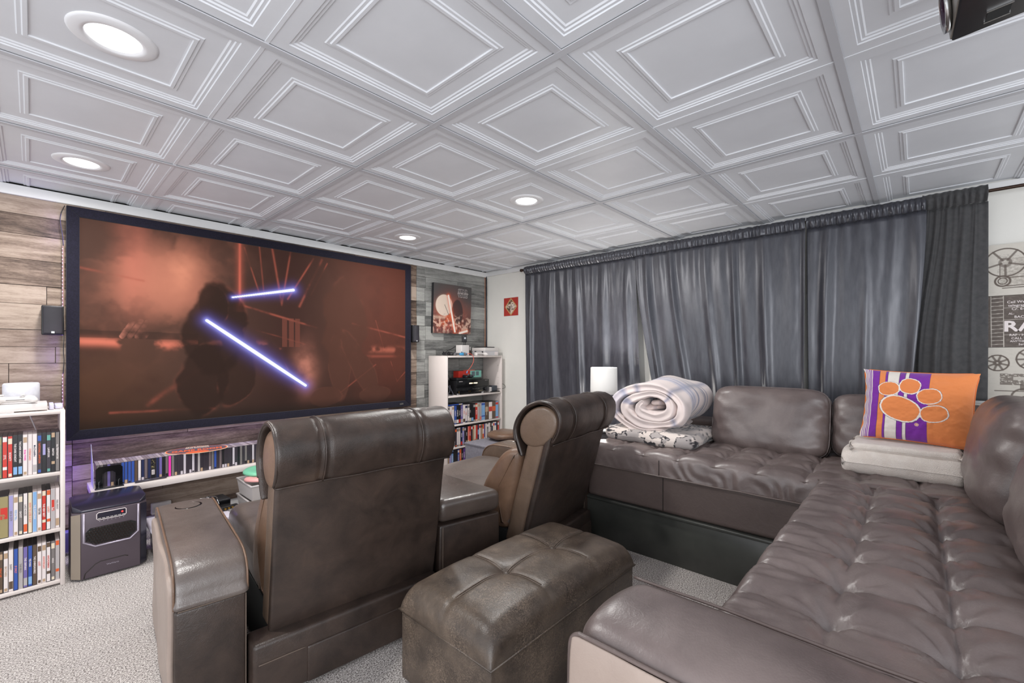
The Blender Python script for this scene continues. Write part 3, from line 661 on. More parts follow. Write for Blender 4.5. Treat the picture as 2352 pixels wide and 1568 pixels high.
# ---- floating shelf with cd cases
sh = thing('floating_shelf', 'long white floating shelf of cd cases under the screen', 'shelf', (.2155, 3.285, .32))
b = MB(); b.box(0, 1.75, 0, .25, 0, .036); b.build('shelf_board', M['lam'], sh, bevel=.002)
for x in (.12, .9, 1.6): box('bracket', x, x+.02, .12, .25, -.012, 0, M['metal'], sh)
cds = []
rr = random.Random(11)
seq = {3: 'violet', 7: 'blue', 8: 'blue', 9: 'blue', 10: 'blue', 11: 'brown', 12: 'white', 13: 'navy', 14: 'clear', 15: 'navy', 17: 'navy', 18: 'violet', 19: 'black', 20: 'clear', 21: 'pink',
       26: 'frost', 27: 'smoke', 29: 'frost', 31: 'silver', 37: 'blue', 44: 'frost', 46: 'black', 52: 'frost', 57: 'blue', 63: 'frost'}
x = 0
for i in range(68):
    c_ = seq.get(i) or rr.choice(['smoke', 'smoke', 'smoke', 'clear', 'smoke', 'black', 'smoke', 'grey'])
    wd = .0145 if i != 16 else .024
    if i == 16: c_ = 'black'
    cds.append((c_, wd, rr.choice(['frost', 'black', 'frost', 'tan']), 5))
    x += wd
def cd_mesh(w_, c, acc, var):
    key = ('cd', w_, c, acc, var)
    if key in cache: return cache[key]
    b = MB(); h = .125; d = .140
    b.box(-w_/2+.0004, w_/2-.0004, 0, d, 0, h, 0); b.box(-w_/2+.0016, w_/2-.0016, -.0003, .004, .002, h-.002, 1)
    if var == 1: b.box(-w_/2+.002, w_/2-.002, -.0006, .003, .002, .022, 2)
    if var == 2: b.box(-w_/2+.0025, w_/2-.0025, -.0006, .003, .004, .012, 3)
    b.box(-w_/2+.0004, w_/2-.0004, .0, d, h-.0008, h+.0002, 4)
    me = mesh('cd_case', b.v, b.f, False, b.m)
    for q in (mat('cdshell', rgb(74, 68, 76), .15), cmat(c), cmat(acc), M['dark'], TOPS[var]): me.materials.append(q)
    cache[key] = me; return me
TOPS = [mat('cdtop0', rgb(164, 154, 160), .25), mat('cdtop1', rgb(196, 184, 186), .25), mat('cdtop2', rgb(146, 134, 138), .25)]
x = .2405
for i, (c_, wd, acc, _) in enumerate(cds):
    o = bpy.data.objects.new('cd_case', cd_mesh(wd, c_, acc, rr.choice([0, 0, 1, 1, 2]) if i != 16 else 0)); C.objects.link(o)
    o.location = (x+wd/2+.0001, 3.337+rr.uniform(-.0015, .0025), .3565)
    lab = '%s-spined cd case, %s from left on the floating shelf' % ({'frost': 'pale', 'smoke': 'dark grey'}.get(c_, CNAME.get(c_, c_)), ordn(i+1) if i < 99 else 'hundredth')
    tag(o, lab, 'cd case', 'cd cases on the floating shelf'); x += wd+.0002
    if i == 16:
        b = MB(); b.box(-.008, .006, -.0012, -.0006, .028, .056); b.build('barcode_label', cmat('white'), o)
        b = MB()
        for q in range(5): b.box(-.0065, .0045, -.0016, -.0012, .032+q*.0045, .0335+q*.0045)
        b.build('barcode_lines', M['black'], o)
        b = MB(); r5 = random.Random(5)
        for q in range(16): a = r5.uniform(-.009, .005); zz = r5.uniform(.06, .112); b.box(a, a+r5.uniform(.001, .004), -.0011, -.0006, zz, zz+r5.uniform(.002, .008))
        b.build('cover_art', cmat('olive'), o)
o = obj('divider_card', mesh('divider_card', [(0, 0, 0), (.0014, 0, 0), (.0014, .15, 0), (0, .15, 0), (0, 0, .10), (.0014, 0, .10), (.0014, .15, .225), (0, .15, .225)],
        [(0, 3, 2, 1), (4, 5, 6, 7), (0, 1, 5, 4), (1, 2, 6, 5), (2, 3, 7, 6), (3, 0, 4, 7)]), mat('frosted_card', rgb(196, 204, 206), .3), None, (.2285, 3.33, .3565))
tag(o, 'thin pale sheet standing upright at the left end of the floating shelf', 'divider')
# black metal bookends in front of the cases
def bookend(x0, lab, W=.112, up=True):
    t = thing('bookend', lab, 'bookend', (x0, 3.318, .3565)); bm_ = MB(); e = .0012
    if up:
        out = [(0, .0), (0, .105), (.012, .118), (W-.012, .118), (W, .105), (W, 0), (W-.03, 0), (W-.03, .078), (W-.042, .088), (.042, .088), (.03, .078), (.03, 0)]
        n = len(out); quads = [(0, 1, 10, 11), (1, 2, 9, 10), (2, 3, 8, 9), (3, 4, 7, 8), (4, 5, 6, 7)]
        v = [(x, 0, z) for x, z in out]+[(x, e, z) for x, z in out]
        f = [q for q in quads]+[tuple(i+n for i in q[::-1]) for q in quads]+[(i, i+n, (i+1) % n+n, (i+1) % n) for i in range(n)]
        bm_.add(v, f); bm_.build('upright_plate', M['black_gloss'], t)
        for a in (.012, W-.018):
            b = MB(); b.box(a, a+.0022, -.0014, 0, .004, .038); b.box(a, a+.006, -.0014, 0, .036, .038); b.build('wire_rib', M['metal'], t)
    b = MB(); b.box(-.004, W+.004, -.030, -.004, 0, .005); b.build('base_lip', M['black'], t, bevel=.002)
bookend(.236, 'black metal bookend with arched cut-out at the left end of the floating shelf')
o = tube('stylus', [(.40, 3.303, .364), (.545, 3.308, .364)], .006, mat('stylus_grey', rgb(58, 54, 66), .35), None, 12)
tag(o, 'dark grey pen-like stick lying on the floating shelf in front of the cases', 'pen')
# GAME ROOM sign lying on the cases
M['s_or'] = mat('sign_orange', rgb(228, 104, 54), .5); M['s_gr'] = mat('sign_grey', rgb(96, 84, 88), .5); M['s_cr'] = mat('sign_cream', rgb(226, 206, 176), .6)
sg = thing('game_room_sign', 'orange and grey almond-shaped tin sign reading GAME ROOM lying across the cd cases', 'sign', (.715, 3.385, .487), math.radians(-12))
sg.rotation_euler.x = math.radians(7)
def almond(L_, W_, z0, z1):
    v = []; n = 40
    for k in range(n):
        a = 2*PI*k/n; x = L_*math.cos(a); y = W_*math.copysign(abs(math.sin(a))**.85, math.sin(a))*(1-.12*abs(math.cos(a))); v.append((x, y))
    V_ = [(x, y, z0) for x, y in v]+[(x, y, z1) for x, y in v]
    return V_, [tuple(range(n))[::-1], tuple(range(n, 2*n))]+[(i, (i+1) % n, (i+1) % n+n, i+n) for i in range(n)]
for nm, a, c_, z in (('sign_rim', 1.0, 's_cr', 0), ('sign_border', .97, 's_or', .0022), ('sign_face', .93, 's_gr', .0028)):
    v, f = almond(.165*a, .075*a-.002*(1-a)*20, z, z+.0018 if z == 0 else z+.0006); obj(nm, mesh(nm, v, f), M[c_], sg)
text('sign_lettering', 'GAME ROOM', .06, M['s_or'], sg, (0, -.012, .0036), (1, 0, 0), (0, 1, 0), .0006, width=.26, height=.036, bold=.0016)
text('sign_lettering', 'OLD SCHOOL', .02, M['s_cr'], sg, (0, .036, .0036), (1, 0, 0), (0, 1, 0), .0004, width=.15, bold=.0005)
text('sign_lettering', 'RETRO ARCADE', .02, M['s_cr'], sg, (.0, .056, .0036), (1, 0, 0), (0, 1, 0), .0004, width=.12, bold=.0005)
v, f = almond(.06, .018, 0, .0008); o = obj('sign_emblem', mesh('emblem', v, f), M['s_or'], sg, (0, -.052, .0034))

# ================================================================ PLATFORM AND SECTIONAL SOFA
RZ = .258
pf = thing('sofa_platform', 'black painted wooden riser under the grey-brown sectional sofa', 'platform', (0, 0, 0))
b = MB(); b.box(2.257, 3.26, -.74, 1.46, 0, RZ-.018); b.build('riser_box', M['riser'], pf, bevel=.002, seg=1)
b = MB(); b.box(.66, 2.257, -.74, .285, 0, RZ-.018); b.build('riser_box', M['riser'], pf, bevel=.002, seg=1)
b = MB(); b.box(2.250, 3.265, -.74, 1.465, RZ-.018, RZ-.004); b.build('riser_top', M['riser'], pf, bevel=.002, seg=1)
b = MB(); b.box(.655, 2.250, -.74, .290, RZ-.018, RZ-.004); b.build('riser_top', M['riser'], pf, bevel=.002, seg=1)

sofa = thing('sectional_sofa', 'l-shaped tufted grey-brown leather sectional sofa on the black platform', 'sofa', (0, 0, 0))
def roll_edge(s, L, r, H):
    """arc-length -> (position, drop)"""
    q = r*PI/2
    def one(a):
        if a >= q: return a-q+r, 0
        if a >= 0: t = (q-a)/r; return r-r*math.sin(t), r-r*math.cos(t)
        return 0, r-a
    if s < L/2: return one(s)
    p, d = one(L-s); return None, (p, d)
def tufted(name, x0, x1, y0, y1, z, H, xt, yt, m, parent, step=.0085, r=.045, puff=.02, dip=.026, edges='lrbt', seed=0, gather=None):
    """button-tufted seat: heightfield with rolled edges down to a skirt"""
    def axis(a0, a1, lo, hi):
        pts = []; q = r*PI/2; s = -(H-r)
        if lo:
            for k in range(5): pts.append((a0, r+(H-r)*(1-k/5)))
            for k in range(6): t = PI/2*(1-k/6); pts.append((a0+r-r*math.sin(t), r-r*math.cos(t)))
        n = max(2, int(((a1-(r if hi else 0))-(a0+(r if lo else 0)))/step)); A0 = a0+(r if lo else 0); A1 = a1-(r if hi else 0)
        for k in range(n+1): pts.append((A0+(A1-A0)*k/n, 0))
        if hi:
            for k in range(1, 7): t = PI/2*k/6; pts.append((a1-r+r*math.sin(t), r-r*math.cos(t)))
            for k in range(1, 6): pts.append((a1, r+(H-r)*k/5))
        return pts
    ax = axis(x0, x1, 'l' in edges, 'r' in edges); ay = axis(y0, y1, 'b' in edges, 't' in edges)
    def cell(a, ts, a0, a1):
        ts = [a0-.0]+list(ts)+[a1+.0]
        for p, q in zip(ts[:-1], ts[1:]):
            if p <= a <= q:
                f = (a-p)/(q-p)
                if p == a0 and a0 not in xt: return .5+f*.5 if False else f, p, q
                return f, p, q
        return 0, a0, a1
    v = []
    for y, dy in ay:
        for x, dx in ax:
            fx, xa, xb = cell(x, xt, x0, x1); fy, ya, yb = cell(y, yt, y0, y1)
            cx = math.sin(PI*min(max(fx, 0), 1)); cy = math.sin(PI*min(max(fy, 0), 1))
            # borders stay full, creases only at tuft lines
            if xa <= x0+1e-6: cx = math.cos(fx*PI/2)**.6 if fx < 1 else 0
            if xb >= x1-1e-6: cx = math.sin(fx*PI/2)**.6 if fx > 0 else 0
            if ya <= y0+1e-6: cy = math.cos(fy*PI/2)**.6 if fy < 1 else 0
            if yb >= y1-1e-6: cy = math.sin(fy*PI/2)**.6 if fy > 0 else 0
            cx = max(cx, 0); cy = max(cy, 0)
            h = puff*(.52*cx**.36+.30*cy**.32+.55*(cx*cy)**.4)-puff*.80
            # buttons
            for tx in xt:
                if abs(tx-x) > .14: continue
                for ty in yt:
                    d = math.hypot(tx-x, ty-y)
                    if d < .14:
                        an = math.atan2(ty-y, tx-x)
                        h -= dip*math.exp(-(d/.020)**1.2)
                        h += .0048*math.sin(an*9+seed+tx*31+ty*17+2*noise.noise(Vector((x*20, y*20, seed))))*math.exp(-((d-.05)/.035)**2)
            h += noise.noise(Vector((x*9, y*9, seed)))*.003+noise.noise(Vector((x*26, y*26, seed+5)))*.0016
            if gather: h += gather(x, y)
            dz = dx+dy
            zz = z-min(dz, H)+h*(1 if dz == 0 else max(0, 1-dz/r))
            ox = oy = 0
            if dz > r*.4:
                sm_ = min(1, (dz-r*.4)/(r*.8)); wv = noise.noise(Vector((x*14+y*14, dz*9, seed+3)))*.004+noise.noise(Vector(((x+y)*38+dz*30, dz*14, seed+9)))*.0022
                if dx > 0 and seed == 2: wv += .0042*math.sin(y*78+dz*70+5*noise.noise(Vector((y*9, dz*12, 2))))*max(0, min(1, (1.0-y)/.12, (y-.32)/.05))*min(1, dz/.04)
                wv *= sm_
                if dx > 0: ox = wv*(1 if x > (x0+x1)/2 else -1)
                if dy > 0: oy = wv*(1 if y > (y0+y1)/2 else -1)
            v.append((x+ox, y+oy, zz))
    nx = len(ax); f = [(j*nx+i, j*nx+i+1, (j+1)*nx+i+1, (j+1)*nx+i) for j in range(len(ay)-1) for i in range(nx-1)]
    return obj(name, mesh(name, v, f, True), m, parent)
# near seat (faces the screen) and far seat (along the curtains)
xt = [1.085+.183*k for k in range(7)]
def gath(x, y):
    if y > .14: return (.0030*math.sin(x*95+6*noise.noise(Vector((x*7, y*9, 3))))+.0016*math.sin(x*190+y*60))*max(0, min(1, (y-.15)/.09))*(1 if y < .29 else .5)
    return 0
SEATZ = .566
tufted('seat_cushion', .925, 2.249, -.56, .318, SEATZ, .17, xt, [-.415, -.235, -.052, .130], M['lea_sofa'], sofa, seed=1, edges='bt', gather=gath, puff=.036, dip=.030)
tufted('seat_cushion', 2.240, 3.04, -.68, 1.468, SEATZ-.002, .115, [2.435, 2.625, 2.81], [-.56, -.38, -.19, -.005, .178, .36, .545, .73, .912, 1.10, 1.29], M['lea_sofa'], sofa, seed=2, edges='ltb', puff=.028, dip=.026)
# piping and stitched seams
def wav(p, a=.0015, s=9): return (p[0]+noise.noise(Vector((p[0]*s, p[1]*s, 1)))*a, p[1]+noise.noise(Vector((p[0]*s, p[1]*s, 4)))*a, p[2]+noise.noise(Vector((p[0]*s, p[1]*s, 7)))*a)
tube('piping', [wav((2.2405+.009, y, SEATZ-.019)) for y in np.linspace(.33, 1.455, 90)], .0032, M['lea_sofa_d'], sofa)
tube('piping', [wav((2.235, y, SEATZ-.112)) for y in np.linspace(.30, 1.46, 90)], .0042, M['lea_sofa_d'], sofa)
tube('piping', [wav((x, .3185, SEATZ-.040), .004, 5) for x in np.linspace(.93, 2.245, 110)], .004, M['lea_sofa_d'], sofa)
tube('piping', [wav((2.243, y, SEATZ+.004), .002) for y in np.linspace(-.55, .31, 60)], .003, M['lea_sofa_d'], sofa)
tube('seam', [(2.2385, 1.005, z) for z in np.linspace(SEATZ-.108, SEATZ-.03, 8)], .0018, M['seam'], sofa)
# base rails
v, f = loft(rprof(2.262, 3.05, RZ, SEATZ-.105, .02), -.68, 1.462, r=.02, nx=40, dome=.002, axis='y', disp=None)
def base_disp(p): return p
v = [(q[1] if False else q[0], q[1], q[2]) for q in v]
b_ = mesh('base_rail', [(q[0]+(noise.noise(Vector((q[1]*4, q[2]*6, 2)))*.004 if q[0] < 2.4 else 0), q[1], q[2]) for q in v], f, True)
bm = bmesh.new(); bm.from_mesh(b_); bmesh.ops.recalc_face_normals(bm, faces=bm.faces); bm.to_mesh(b_); bm.free(); obj('base_rail', b_, M['lea_sofa_d'], sofa)
b = MB(); b.box(.93, 2.262, -.56, .29, RZ, SEATZ-.16); b.build('base_rail', M['lea_sofa_d'], sofa, bevel=.02, seg=3)
tube('seam', [(2.2605, .992, z) for z in np.linspace(RZ+.01, SEATZ-.125, 8)], .0022, M['seam'], sofa)
# left arm
def arm_disp(q):
    # q=(Yaxis pos, X, Z)
    return (0, wr((q[0], q[1], q[2]), 5, .006, 2), wr((q[0], q[1], q[2]), 4, .006, 4))
AP = [(.640, RZ), (.639, .40), (.638, .54), (.646, .600), (.668, .630), (.715, .643), (.77, .643), (.83, .634), (.880, .612), (.912, .575), (.925, .52), (.926, .40), (.926, RZ), (.77, RZ-.001)]
loftobj('arm', AP, -.66, .452, M['lea_sofa'], sofa, r=.05, nx=46, nr=6, dome=.012, axis='y', disp=arm_disp, sub=4)
v, f = loft([(.628, RZ+.004), (.626, .45), (.627, .565), (.633, .606), (.639, .612), (.644, .58), (.645, .40), (.645, RZ+.004)], -.65, .446, r=.006, nx=40, nr=3, dome=.001, axis='y', disp=arm_disp, sub=3)
me = mesh('arm_side_panel', v, f, True); bm = bmesh.new(); bm.from_mesh(me); bmesh.ops.recalc_face_normals(bm, faces=bm.faces); bm.to_mesh(me); bm.free(); obj('arm_side_panel', me, M['lea_arm_side'], sofa)
tube('piping', [wav((.640, y, .616), .003, 6) for y in np.linspace(-.62, .43, 60)]+cr([(.640, .43, .616), (.640, .445, .604), (.640, .450, .57), (.640, .451, .45), (.640, .451, .30)], 5), .0042, M['lea_sofa_d'], sofa)
tube('piping', [wav((.862, y, .6285), .003, 6) for y in np.linspace(-.62, .44, 60)], .0030, M['lea_sofa_d'], sofa)
# back frames
b = MB(); b.box(3.02, 3.24, -.70, .33, RZ, .842); b.build('back_frame', M['lea_sofa_d'], sofa, bevel=.03, seg=4)
b = MB(); b.box(3.02, 3.24, .33, 1.46, RZ, .66); b.build('back_frame', M['lea_sofa_d'], sofa, bevel=.03, seg=4)
b = MB(); b.box(.66, 3.10, -.72, -.54, RZ, .80); b.build('back_frame', M['lea_sofa_d'], sofa, bevel=.03, seg=4)
for x in (.72, 1.5, 2.2):
    b = MB(); b.cyl((x, -.2, RZ-.004), .02, .012, 12); b.build('foot', M['black'], sofa)

def pillow_obj(name, lab, loc, rot, hx, hy, hz, m, seed, cat='cushion', group=None, n=6, wrink=1.5):
    def dsp(c_, p):
        x, y, z = c_
        ed = max(abs(p.x), abs(p.y))
        k = .010*noise.noise(Vector((x*4+seed, y*4, z*3)))+.006*wrink*noise.noise(Vector((x*11+seed, y*22, z*5)))*(.3+ed)
        # pulled creases near the ends
        k += wrink*.005*math.sin(y*70+x*18+5*noise.noise(Vector((x*6, y*6, seed))))*max(0, (abs(p.x)-.72)/.28)
        k += wrink*.004*math.sin(x*85+y*15+4*noise.noise(Vector((x*5, y*8, seed+3))))*max(0, (abs(p.y)-.78)/.22)
        s_ = 1 if p.z > 0 else -1
        return (0, 0, k*(abs(p.z)**.5)*s_)
    def pf_(p):
        e = (1-abs(p.x)**3.2)*(1-abs(p.y)**3.2); return (1, 1, .62+.38*max(e, 0)**.5)
    me = sbox(hx, hy, hz, n, 34, pf_, dsp)
    o = obj(name, me, m, None, loc); o.rotation_euler = rot; tag(o, lab, cat, group)
    # welt piping round both face edges
    for s_ in (-1, 1):
        pts = []
        for k in range(80):
            a = 2*PI*k/80; cx, cy = math.cos(a), math.sin(a); kk = (abs(cx)**n+abs(cy)**n)**(1/n)
            pts.append((cx/kk*hx*1.0, cy/kk*hy*1.0, s_*hz*.30))
        tube('piping', pts, .0038, m, o, 6, True)
    return o
# far run back cushions: local x along world Y, local y up, local z faces -X
def cush_far(lab, yc, hw, zc, hh, xc, seed, lean=12, ht=.11, rz=0):
    o = pillow_obj('sofa_cushion', lab, (xc, yc, zc), (0, 0, 0), hw, hh, ht, M['lea_sofa'], seed, 'cushion', 'loose leather back cushions')
    Mx = Matrix(((0, 0, -1), (-1, 0, 0), (0, 1, 0))).transposed()
    # columns: local x->-Y, local y->Z, local z->-X
    R_ = Matrix(((0, 0, -1), (-1, 0, 0), (0, 1, 0)))
    o.rotation_euler = (Matrix.Rotation(math.radians(rz), 3, 'Z') @ Matrix.Rotation(math.radians(lean), 3, 'Y') @ R_).to_euler(); return o
cush_far('wide grey-brown leather back cushion between the rolled comforter and the towel', .625, .290, .718, .186, 2.84, 3, 14)
cush_far('grey-brown leather back cushion half hidden behind the striped paw pillow', .115, .215, .720, .165, 2.88, 8, 14)
def cush_near(lab, xc, hw, zc, hh, yc, seed, lean=-14, rz=0, ht=.13):
    o = pillow_obj('sofa_cushion', lab, (xc, yc, zc), (0, 0, 0), hw, hh, ht, M['lea_sofa'], seed, 'cushion', 'loose leather back cushions')
    R_ = Matrix(((1, 0, 0), (0, 0, -1), (0, 1, 0)))   # local z -> -Y ... faces both ways
    o.rotation_euler = (Matrix.Rotation(math.radians(rz), 3, 'Z') @ Matrix.Rotation(math.radians(lean), 3, 'X') @ R_).to_euler(); return o
cush_near('puffy leather back cushion in the sofa corner right of the towel', 2.27, .32, .742, .195, -.30, 13, 12, 0, .165)
cush_near('nearest leather back cushion at the right edge', 1.60, .32, .735, .190, -.345, 17, 12, 0, .16)

# ================================================================ RECLINERS
def recliner(lab, loc, rz, lean, left_arm, right_arm, W=.31):
    t = thing('theater_recliner', lab, 'recliner', loc, rz, 'power recliners in the front row')
    sh_ = lambda z: -lean*(z-.18)/.58
    def D(q): return (0, sh_(q[2])+wr(q, 6, .003, 2), 0)
    def shear(name, y0, y1, z0, z1, w_, bev, m_, seg=4):
        b = MB(); N_ = 14
        V_ = []; F_ = []
        for k in range(N_+1):
            z = z0+(z1-z0)*k/N_; V_ += [(-w_, y0, z), (w_, y0, z), (w_, y1, z), (-w_, y1, z)]
            if k: a = 4*(k-1); F_ += [(a+i, a+(i+1) % 4, a+4+(i+1) % 4, a+4+i) for i in range(4)]
        F_ += [(3, 2, 1, 0), tuple(4*N_+i for i in range(4))]
        b.add(V_, F_); o = b.build(name, m_, t, bevel=bev, seg=seg)
        for q in o.data.vertices: q.co.y += sh_(q.co.z)+wr(q.co, 6, .0025, 2)
        return o
    shear('back_panel', 0, .034, .18, .78, W, .010, M['lea_rec'], 3)
    shear('back_side', .030, .128, .185, .76, W-.003, .022, M['lea_rec_side'], 5)
    for s_ in (-1, 1):
        tube('stitched_seam', [(s_*(W-.004), .0285+sh_(z), z) for z in np.linspace(.19, .74, 30)], .0022, M['stitch'], t)
    cy, cz, R_ = .088, .758, .101
    core = [(cy+R_*math.cos(a), cz+R_*.98*math.sin(a)) for a in np.linspace(0, 2*PI, 13)[:-1]]
    loftobj('headrest_roll', core, -W-.002, W+.002, M['lea_rec_side2'] if left_arm else M['lea_rec_side'], t, r=.018, nx=12, nr=4, dome=.008, disp=lambda q: (0, sh_(q[2]), 0))
    outer = [(cy+.128*math.cos(a), cz+.128*math.sin(a)) for a in np.radians([216, 185, 155, 130, 105, 80, 55, 30, 5, -20, -42])]
    inner = [(cy+.108*math.cos(a), cz+.108*math.sin(a)) for a in np.radians([-42, -20, 5, 30, 55, 80, 105, 130, 155, 185, 212])]
    prof = outer+[(cy+.060, cz-.135), (cy+.038, cz-.142), (cy+.048, cz-.118)]+inner
    def DC(q):
        a = math.atan2(q[2]-cz, q[1]-cy); k = .0045*noise.noise(Vector((q[0]*5, a*1.2, 3)))+.003*noise.noise(Vector((q[0]*13, a*4, 9)))
        for sx in (-.19, -.165, .165, .19):
            k -= .0045*math.exp(-((q[0]-sx)/.007)**2)
        return (0, sh_(q[2])+k*math.cos(a), k*math.sin(a))
    v, f = loft(prof[::-1], -W-.012, W+.012, r=.008, nx=90, nr=3, dome=0, disp=DC, sub=3)
    # hollow band: drop the end-cap fans' inner rings by rebuilding caps as strips is not needed, core hides them
    me = mesh('headrest_cover', v, f, True); bm = bmesh.new(); bm.from_mesh(me); bmesh.ops.recalc_face_normals(bm, faces=bm.faces)
    capn = 3*len(prof)*3+1
    bm.verts.ensure_lookup_table(); nv = len(bm.verts); kill = [bm.verts[i] for i in range(nv-2*(3*len(prof)*3+1), nv)]
    bmesh.ops.delete(bm, geom=kill, context='VERTS'); bm.to_mesh(me); bm.free(); obj('headrest_cover', me, M['lea_rec'], t)
    arc = lambda x, rr: [(x, cy+rr*math.cos(a)+sh_(cz+rr*math.sin(a)), cz+rr*math.sin(a)) for a in np.radians(np.linspace(214, -40, 40))]
    for s_ in (-1, 1):
        tube('piping', arc(s_*(W+.010), .120), .0055, M['lea_rec'], t)
        for d in (.1775,): tube('stitched_seam', arc(s_*d, .1290), .0032, M['lea_rec'], t)
    tube('piping', [(x, cy+.128*math.cos(math.radians(216))+sh_(.70), .6850+wr((x, 0, 0), 8, .003)) for x in np.linspace(-W-.008, W+.008, 40)], .0035, M['lea_rec'], t)
    lum = [(.13, .24), (.24, .23), (.325, .27), (.350, .36), (.342, .45), (.310, .54), (.262, .61), (.20, .640), (.15, .62), (.132, .50), (.13, .36)]
    loftobj('lumbar_cushion', lum, -W+.010, W-.010, M['lea_rec_side2'], t, r=.05, nx=16, nr=5, dome=.006, disp=lambda q: (0, sh_(q[2])+wr(q, 7, .008, 3), wr(q, 9, .005, 5)))
    for s_ in (-1, 1):
        tube('stitched_seam', [(s_*(W-.011), y+sh_(z), z) for y, z in cr([(.20, .26), (.225, .36), (.22, .48), (.20, .57), (.185, .61)], 5)], .0024, M['stitch'], t)
    seat = [(.12, .24), (.45, .23), (.72, .23), (.80, .28), (.815, .36), (.79, .395), (.72, .420), (.60, .423), (.40, .413), (.22, .40), (.12, .38)]
    loftobj('seat_cushion', seat, -W+.015, W-.015, M['lea_arm'], t, r=.04, nx=14, nr=4, dome=.004, disp=lambda q: (0, 0, wr(q, 5, .008, 7)-(.006*math.exp(-((q[1]-.55)/.012)**2) if q[2] > .37 else 0)))
    loftobj('footrest', rprof(.74, .83, .06, .30, .03), -W+.02, W-.02, M['lea_rec'], t, r=.03, nx=6, nr=4)
    xl = -.372 if left_arm else -W
    b = MB(); b.box(xl+.004, W-.002, -.055, .05, .012, .198); b.build('base_back', M['lea_rec'], t, bevel=.014, seg=4)
    b = MB(); b.box(-.21, W-.006, -.061, -.04, .016, .135); b.build('access_panel', M['lea_rec'], t, bevel=.006, seg=3)
    tube('stitched_seam', [(x, -.0565, .135) for x in np.linspace(xl+.02, -.215, 12)], .0016, M['stitch'], t)
    b = MB(); b.box(-W+.02, W-.02, .03, .74, .02, .235); b.build('base_frame', M['dark'], t)
    for xa, xb, sg_ in ([(-.556, -.372, -1)] if left_arm else [])+([(W+.015, W+.210, 1)] if right_arm else []):
        b = MB(); b.box(xa, xb, 0, .74, .015, .352); b.build('arm_body', M['lea_rec'], t, bevel=.010, seg=3)
        pad = [(.0, .352), (-.003, .385), (.008, .425), (.04, .458), (.10, .474), (.25, .478), (.45, .482), (.62, .486), (.70, .478), (.755, .44), (.775, .38), (.772, .30), (.75, .24), (.74, .30), (.735, .345), (.4, .350), (.2, .35)]
        padob = loftobj('arm_pad', pad, xa-.003, xb+.003, M['lea_arm'] if sg_ < 0 else M['lea_rec_side'], t, r=.014, nx=12, nr=4, dome=0, disp=lambda q: (0, wr(q, 6, .003, 5), wr(q, 5, .004, 8)+(.004*math.cos((q[0]-(xa+xb)/2)/(xb-xa)*PI) if q[2] > .4 else 0)), sub=3)
        tube('stitched_seam', [(x, -.0025, .3525) for x in np.linspace(xa+.008, xb-.008, 20)], .002, M['stitch'], t)
        xi = xb-.004 if sg_ < 0 else xa+.004
        tube('stitched_seam', [(xi, -.001, z) for z in np.linspace(.03, .35, 16)], .0016, M['stitch'], t)
        for xe in (xa-.001, xb+.001):
            tube('piping', [(xe, y, z) for y, z in cr([(.0, .36), (.006, .42), (.038, .455), (.10, .471), (.25, .476), (.45, .480), (.62, .483), (.70, .475), (.752, .438), (.772, .38)], 5)], .0035, M['lea_rec_side2'], t)
        if sg_ < 0:
            loftobj('arm_side_panel', rprof(.02, .72, .02, .44, .04), xa-.013, xa+.004, M['lea_arm_side'], t, r=.008, nx=4, nr=3, dome=.004, disp=lambda q: (wr(q, 5, .008, 5), 0, 0))
        xm = (xa+xb)/2
        v, f = lathe([(.047, .0), (.046, .004), (.040, .005), (.038, .0), (.036, -.05), (.0001, -.052)], 32)
        o = obj('cup_holder', mesh('cup_holder', v, f, True), M['metal'] if sg_ > 0 else M['black_gloss'], padob, (xm, .60, .486))
    return t
recliner('near dark brown leather recliner seen from behind, left of the console', (.83, 1.52, 0), math.radians(-5.5), .10, True, False)
recliner('far dark brown leather recliner turned towards the screen, right of the console', (1.885, 1.41, 0), math.radians(7.5), .16, False, True)
# wedge console between the recliners
cn = thing('storage_console', 'dark brown leather wedge console between the two recliners', 'console', (1.30, 1.45, 0))
def prism(name, pts, z0, z1, m, bev, seg=4, parent=None):
    n = len(pts); b = MB(); b.add([(x-1.30, y-1.45, z0) for x, y in pts]+[(x-1.30, y-1.45, z1) for x, y in pts], [tuple(range(n))[::-1], tuple(range(n, 2*n))]+[(i, (i+1) % n, (i+1) % n+n, i+n) for i in range(n)])
    return b.build(name, m, parent, bevel=bev, seg=seg)
prism('console_body', [(1.162, 1.482), (1.462, 1.42), (1.462, 2.12), (1.235, 2.16)], .015, .372, M['lea_rec'], .010, 3, cn)
prism('console_lid', [(1.160, 1.478), (1.468, 1.412), (1.466, 2.15), (1.232, 2.18)], .378, .478, M['lea_con'], .034, 6, cn)
tube('stitched_seam', [(1.176-1.30, 1.4775-1.45, z) for z in np.linspace(.02, .365, 16)], .0016, M['stitch'], cn)

